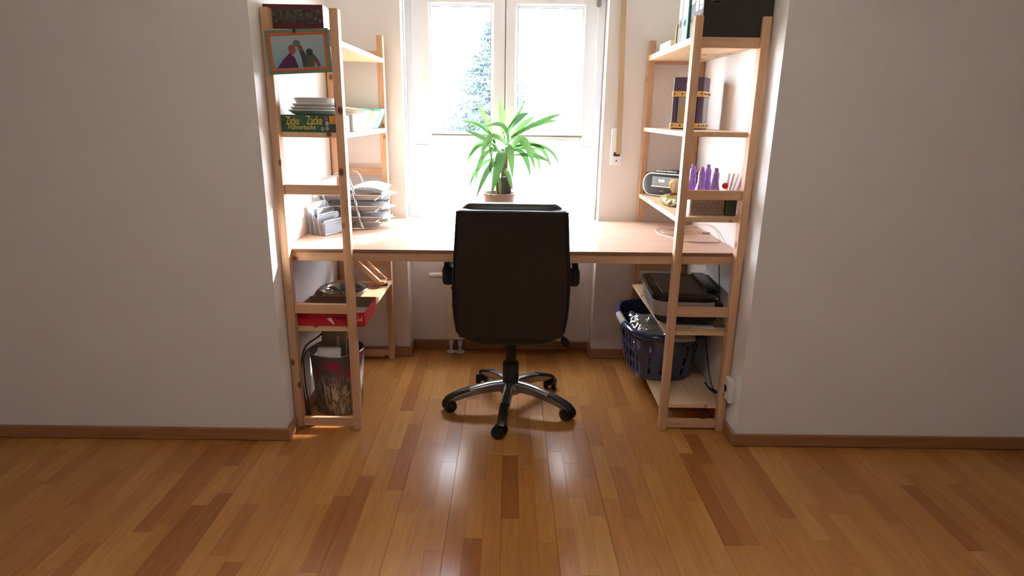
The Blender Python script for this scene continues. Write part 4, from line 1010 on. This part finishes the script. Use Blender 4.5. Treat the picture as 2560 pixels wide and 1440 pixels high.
mk('grey_tub', B().lathe([(.026, 0), (.030, .07), (.032, .125), (.033, .13), (.030, .13)], (.856, -.50, .998), 28), M('grey_blue_plastic', (.30, .34, .33), .4), smooth=True, label='grey round tub behind the purple figures', cat='tub')

# ------------------------------------------------------------------ white usb cable on the desk
cwm = M('white_cable', (.62, .56, .48), .45)
uc = thing('usb_cable', 'coiled off-white cable lying on the right end of the desk', 'cable', (.88, -.42, .84))
path = [(.965, -.615, .001), (.90, -.61, .0), (.845, -.588, .0), (.79, -.50, .0), (.756, -.40, .001), (.757, -.33, .004), (.795, -.272, .004), (.875, -.281, .003), (.94, -.285, .004), (.985, -.33, .003), (.93, -.40, .004), (.84, -.438, .004), (.775, -.41, .007), (.800, -.36, .007), (.875, -.345, .006), (.94, -.355, .004), (.985, -.378, .003)]
mk('cord', B().tube(spline([(x-.88, y+.42, z+.0028) for x, y, z in path], 7), .0026, 8), cwm, uc, 60)
mk('cord', B().tube(spline([(x-.88, y+.42, z+.0028) for x, y, z in ((.965, -.615, 0), (1.0, -.60, .004), (1.010, -.52, .03), (1.005, -.43, .045), (.99, -.34, .04), (.96, -.275, .02), (.90, -.255, .003))], 7), .0026, 8), cwm, uc, 60)
mk('plug', B().box(.983-.88, 1.012-.88, -.386+.42, -.372+.42, .0005, .009, .002, 2), M('beige_plug', (.42, .34, .28), .5), uc)
mk('plug_tip', B().box(1.0122-.88, 1.017-.88, -.385+.42, -.373+.42, .002, .0075), blk_c, uc)

# ------------------------------------------------------------------ printer
pr = thing('printer', 'black and silver inkjet printer on the lower right shelf', 'printer', (.826, -.566, .481), radians(-4))
def rprism(x0, x1, y0, y1, r, z0, z1, inset=0, bev=.003, n=6):
    def ring(i_, z):
        pts = []
        for cx, cy, a0 in ((x1-i_-r, y0+i_+r, -90), (x1-i_-r, y1-i_-r, 0), (x0+i_+r, y1-i_-r, 90), (x0+i_+r, y0+i_+r, 180)):
            for k in range(n+1):
                a = radians(a0+90*k/n); pts.append((cx+r*cos(a), cy+r*sin(a), z))
        return pts
    return B().rings([ring(inset+.004, z0), ring(inset, z0+.004), ring(0, z1-.003), ring(.003, z1)])
px0, px1, py0, py1 = -.145, .165, -.222, .215
psil = M('printer_silver', (.42, .40, .38), .35, .25); pblk = M('printer_black', (.014, .012, .011), .18)
mk('foot_plate', B().lathe([(.050, 0), (.054, .004), (.054, .012)], (.02, -.10, 0), 32), pblk, pr, True)
mk('base', rprism(px0+.012, px1, py0+.006, py1, .045, .010, .046, .016), pblk, pr, 40)
mk('body', rprism(px0, px1, py0, py1, .048, .042, .118, .010), psil, pr, 40)
mk('lid', rprism(px0-.002, px1-.02, py0-.002, py1, .050, .117, .142, .0), pblk, pr, 40)
mk('scanner_panel', rprism(px0+.045, px1-.055, py0+.05, py1-.03, .012, .1412, .1448, .0), M('brown_grey_panel', (.075, .052, .040), .4), pr, 40)
mk('lid_hinge', B().box(px1-.06, px1+.005, py0+.09, py1-.02, .1412, .158, .008, 3), pblk, pr, 40)
mk('corner_cover', B().box(px1-.035, px1+.003, py0-.004, py0+.06, .050, .119, .004, 2), pblk, pr, 40)
mk('indicator', B().prism(blob(0, 0, .008, .016), 0, .002, Matrix.Translation((px0+.0095, py0+.075, .075)) @ Matrix.Rotation(-pi/2, 4, 'Z') @ YX), M('printer_grey', (.12, .115, .11), .3), pr)
mk('button', B().box(px0+.001, px0+.005, py0+.15, py0+.16, .088, .094, .001, 1), M('pale_button', (.7, .7, .7), .3), pr)
mk('grab_notch', B().box(px0-.0035, px0+.01, py0+.19, py0+.25, .121, .131, .002, 1), M('black_notch', (.004, .004, .004), .5), pr)
sheet('paper_sheet', 'white sheet of paper under the printer', 'paper', (.86, -.655, .4815), radians(-6), .21, .29, .0008, white_p)
mk('wall_cable', B().tube(spline([(1.015, -.60, .820), (1.014, -.585, .74), (1.012, -.605, .68), (1.005, -.66, .60), (1.0, -.69, .55)], 7), .0022, 6), blk_c, smooth=60, label='thin dark cable on the right wall above the printer', cat='cable')

# ------------------------------------------------------------------ laundry basket with plastic-wrapped things
lk = thing('laundry_basket', 'dark blue plastic laundry basket on the bottom right shelf', 'basket', (.80, -.375, .120))
blue = M('dark_blue_plastic', (.030, .045, .135), .18, coat=.3)
gripm = M('beige_grip', (.42, .40, .34), .5)
LH = .262; bx_, by_ = .155, .215; tx, ty = .192, .300
def bask(t): return bx_+(tx-bx_)*t**.8, by_+(ty-by_)*t**.8
NB = 72
def bpt(j, t, off=0):
    rx, ry = bask(t); th = 2*pi*j/NB; c, q = cos(th), sin(th); e = 3.0
    return ((rx+off)*math.copysign(abs(c)**(2/e), c), (ry+off)*math.copysign(abs(q)**(2/e), q), .004+LH*t)
bmat = bmesh.new()
levels = [0, .05, .14, .22, .31, .37, .45, .54, .60, .70, .80, .86, .93, 1.0]
slots = {3, 4, 6, 7, 9, 10}
grid = [[bmat.verts.new(bpt(j, t)) for j in range(NB)] for t in levels]
for i in range(len(levels)-1):
    for j in range(NB):
        th = 360*j/NB
        region = (th % 360)
        cut = (i in (2, 3, 5, 6, 8, 9) and ((j % 2 == 0 and (140 < region < 225 or region < 50)) or (j % 4 == 1 and (236 < region < 310))))
        if cut: continue
        bmat.faces.new((grid[i][j], grid[i][(j+1) % NB], grid[i+1][(j+1) % NB], grid[i+1][j]))
bmat.faces.new(grid[0][::-1])
bb = B().bm(bmat)
bo = mk('basket_wall', bb, blue, lk, 60, label='dark blue wall with rows of slots')
sm = bo.modifiers.new('thickness', 'SOLIDIFY'); sm.thickness = .003; sm.offset = 0
rim_pts = [bpt(j, 1.0, .008) for j in range(NB+1)]
mk('rim', B().tube([(x, y, LH+.002) for x, y, z in rim_pts], .0165, 12, False, flat=.95), blue, lk, 60)
for j0, j1 in ((35, 38), (54, 58)):
    g = [bpt(j+.001, 1.0, .008) for j in range(j0, j1+1)]
    mk('grip', B().tube([(x, y, LH+.002) for x, y, z in g], .0180, 14, True, flat=.95), gripm, lk, 60)
pbm = glass_mat('crinkled_film', .12, .30, (.92, .92, .90))
bag = thing('plastic_bag', 'crinkled clear plastic bag filling the laundry basket', 'bag', (.79, -.375, .13))
def crinkle(nx, ny, x0, x1, y0, y1, z0, amp, seed):
    rnd = random.Random(seed); vs = []; fs = []
    for a in range(nx+1):
        for b_ in range(ny+1):
            u, v = a/nx*2-1, b_/ny*2-1
            e = max(abs(u), abs(v))
            vs.append((x0+(x1-x0)*a/nx+rnd.uniform(-.006, .006), y0+(y1-y0)*b_/ny+rnd.uniform(-.006, .006), z0-.10*max(0, e-.55)+rnd.uniform(-amp, amp)+.02*sin(5*u+seed)*cos(4*v)))
    for a in range(nx):
        for b_ in range(ny):
            i = a*(ny+1)+b_; fs.append((i, i+1, i+ny+2, i+ny+1))
    return B().add(vs, fs)
mk('film', crinkle(30, 48, -.150, .14, -.245, .245, .215, .0075, 5), pbm, bag, 80)
mk('film', crinkle(24, 40, -.13, .12, -.22, .22, .240, .008, 9), pbm, bag, 80)
mk('wrapped_cloth', crumple([(.09, .006), (.105, .06), (.112, .12), (.105, .155), (.085, .175), (.05, .180), (.01, .180)], (0, 0, 0), 30, .06, 31, 1.0, 1.5), M('grey_beige_cloth', (.30, .27, .24), .8), bag, 60)

# ------------------------------------------------------------------ wall socket with a bundled black cable
sk = thing('wall_socket', 'white socket block on the right wall by the shelf foot', 'socket', (1.020, -.90, .175))
mk('socket_plate', B().box(-.026, .001, -.045, .045, .0, .108, .004, 2), M('white_socket', (.80, .79, .77), .4), sk, True)
mk('socket_well', B().lathe([(.020, 0), (.020, .002), (.016, .002), (.015, .0)], (0, 0, 0), 24).rot(Matrix.Translation((-.0265, 0, .054)) @ Matrix.Rotation(-pi/2, 4, 'Y')), M('socket_grey', (.45, .45, .44), .5), sk)
cbm = thing('cable_bundle', 'black cable tied in a bow beside the white wall socket', 'cable', (.985, -.80, .16))
mk('bow', B().tube(spline([(.012, -.09, .055), (.004, -.06, .04), (-.010, -.03, .012), (-.03, .01, .02), (-.036, .045, .03), (-.022, .03, .012), (-.002, -.03, .02), (.010, -.085, .035), (.002, -.05, .008)], 6), .0045, 8), blk_c, cbm, 60)
mk('lead', B().tube(spline([(-.01, -.03, .015), (-.004, .06, .03), (.006, .15, .08), (.018, .25, .16), (.026, .32, .24)], 7), .0022, 6), blk_c, cbm, 60)
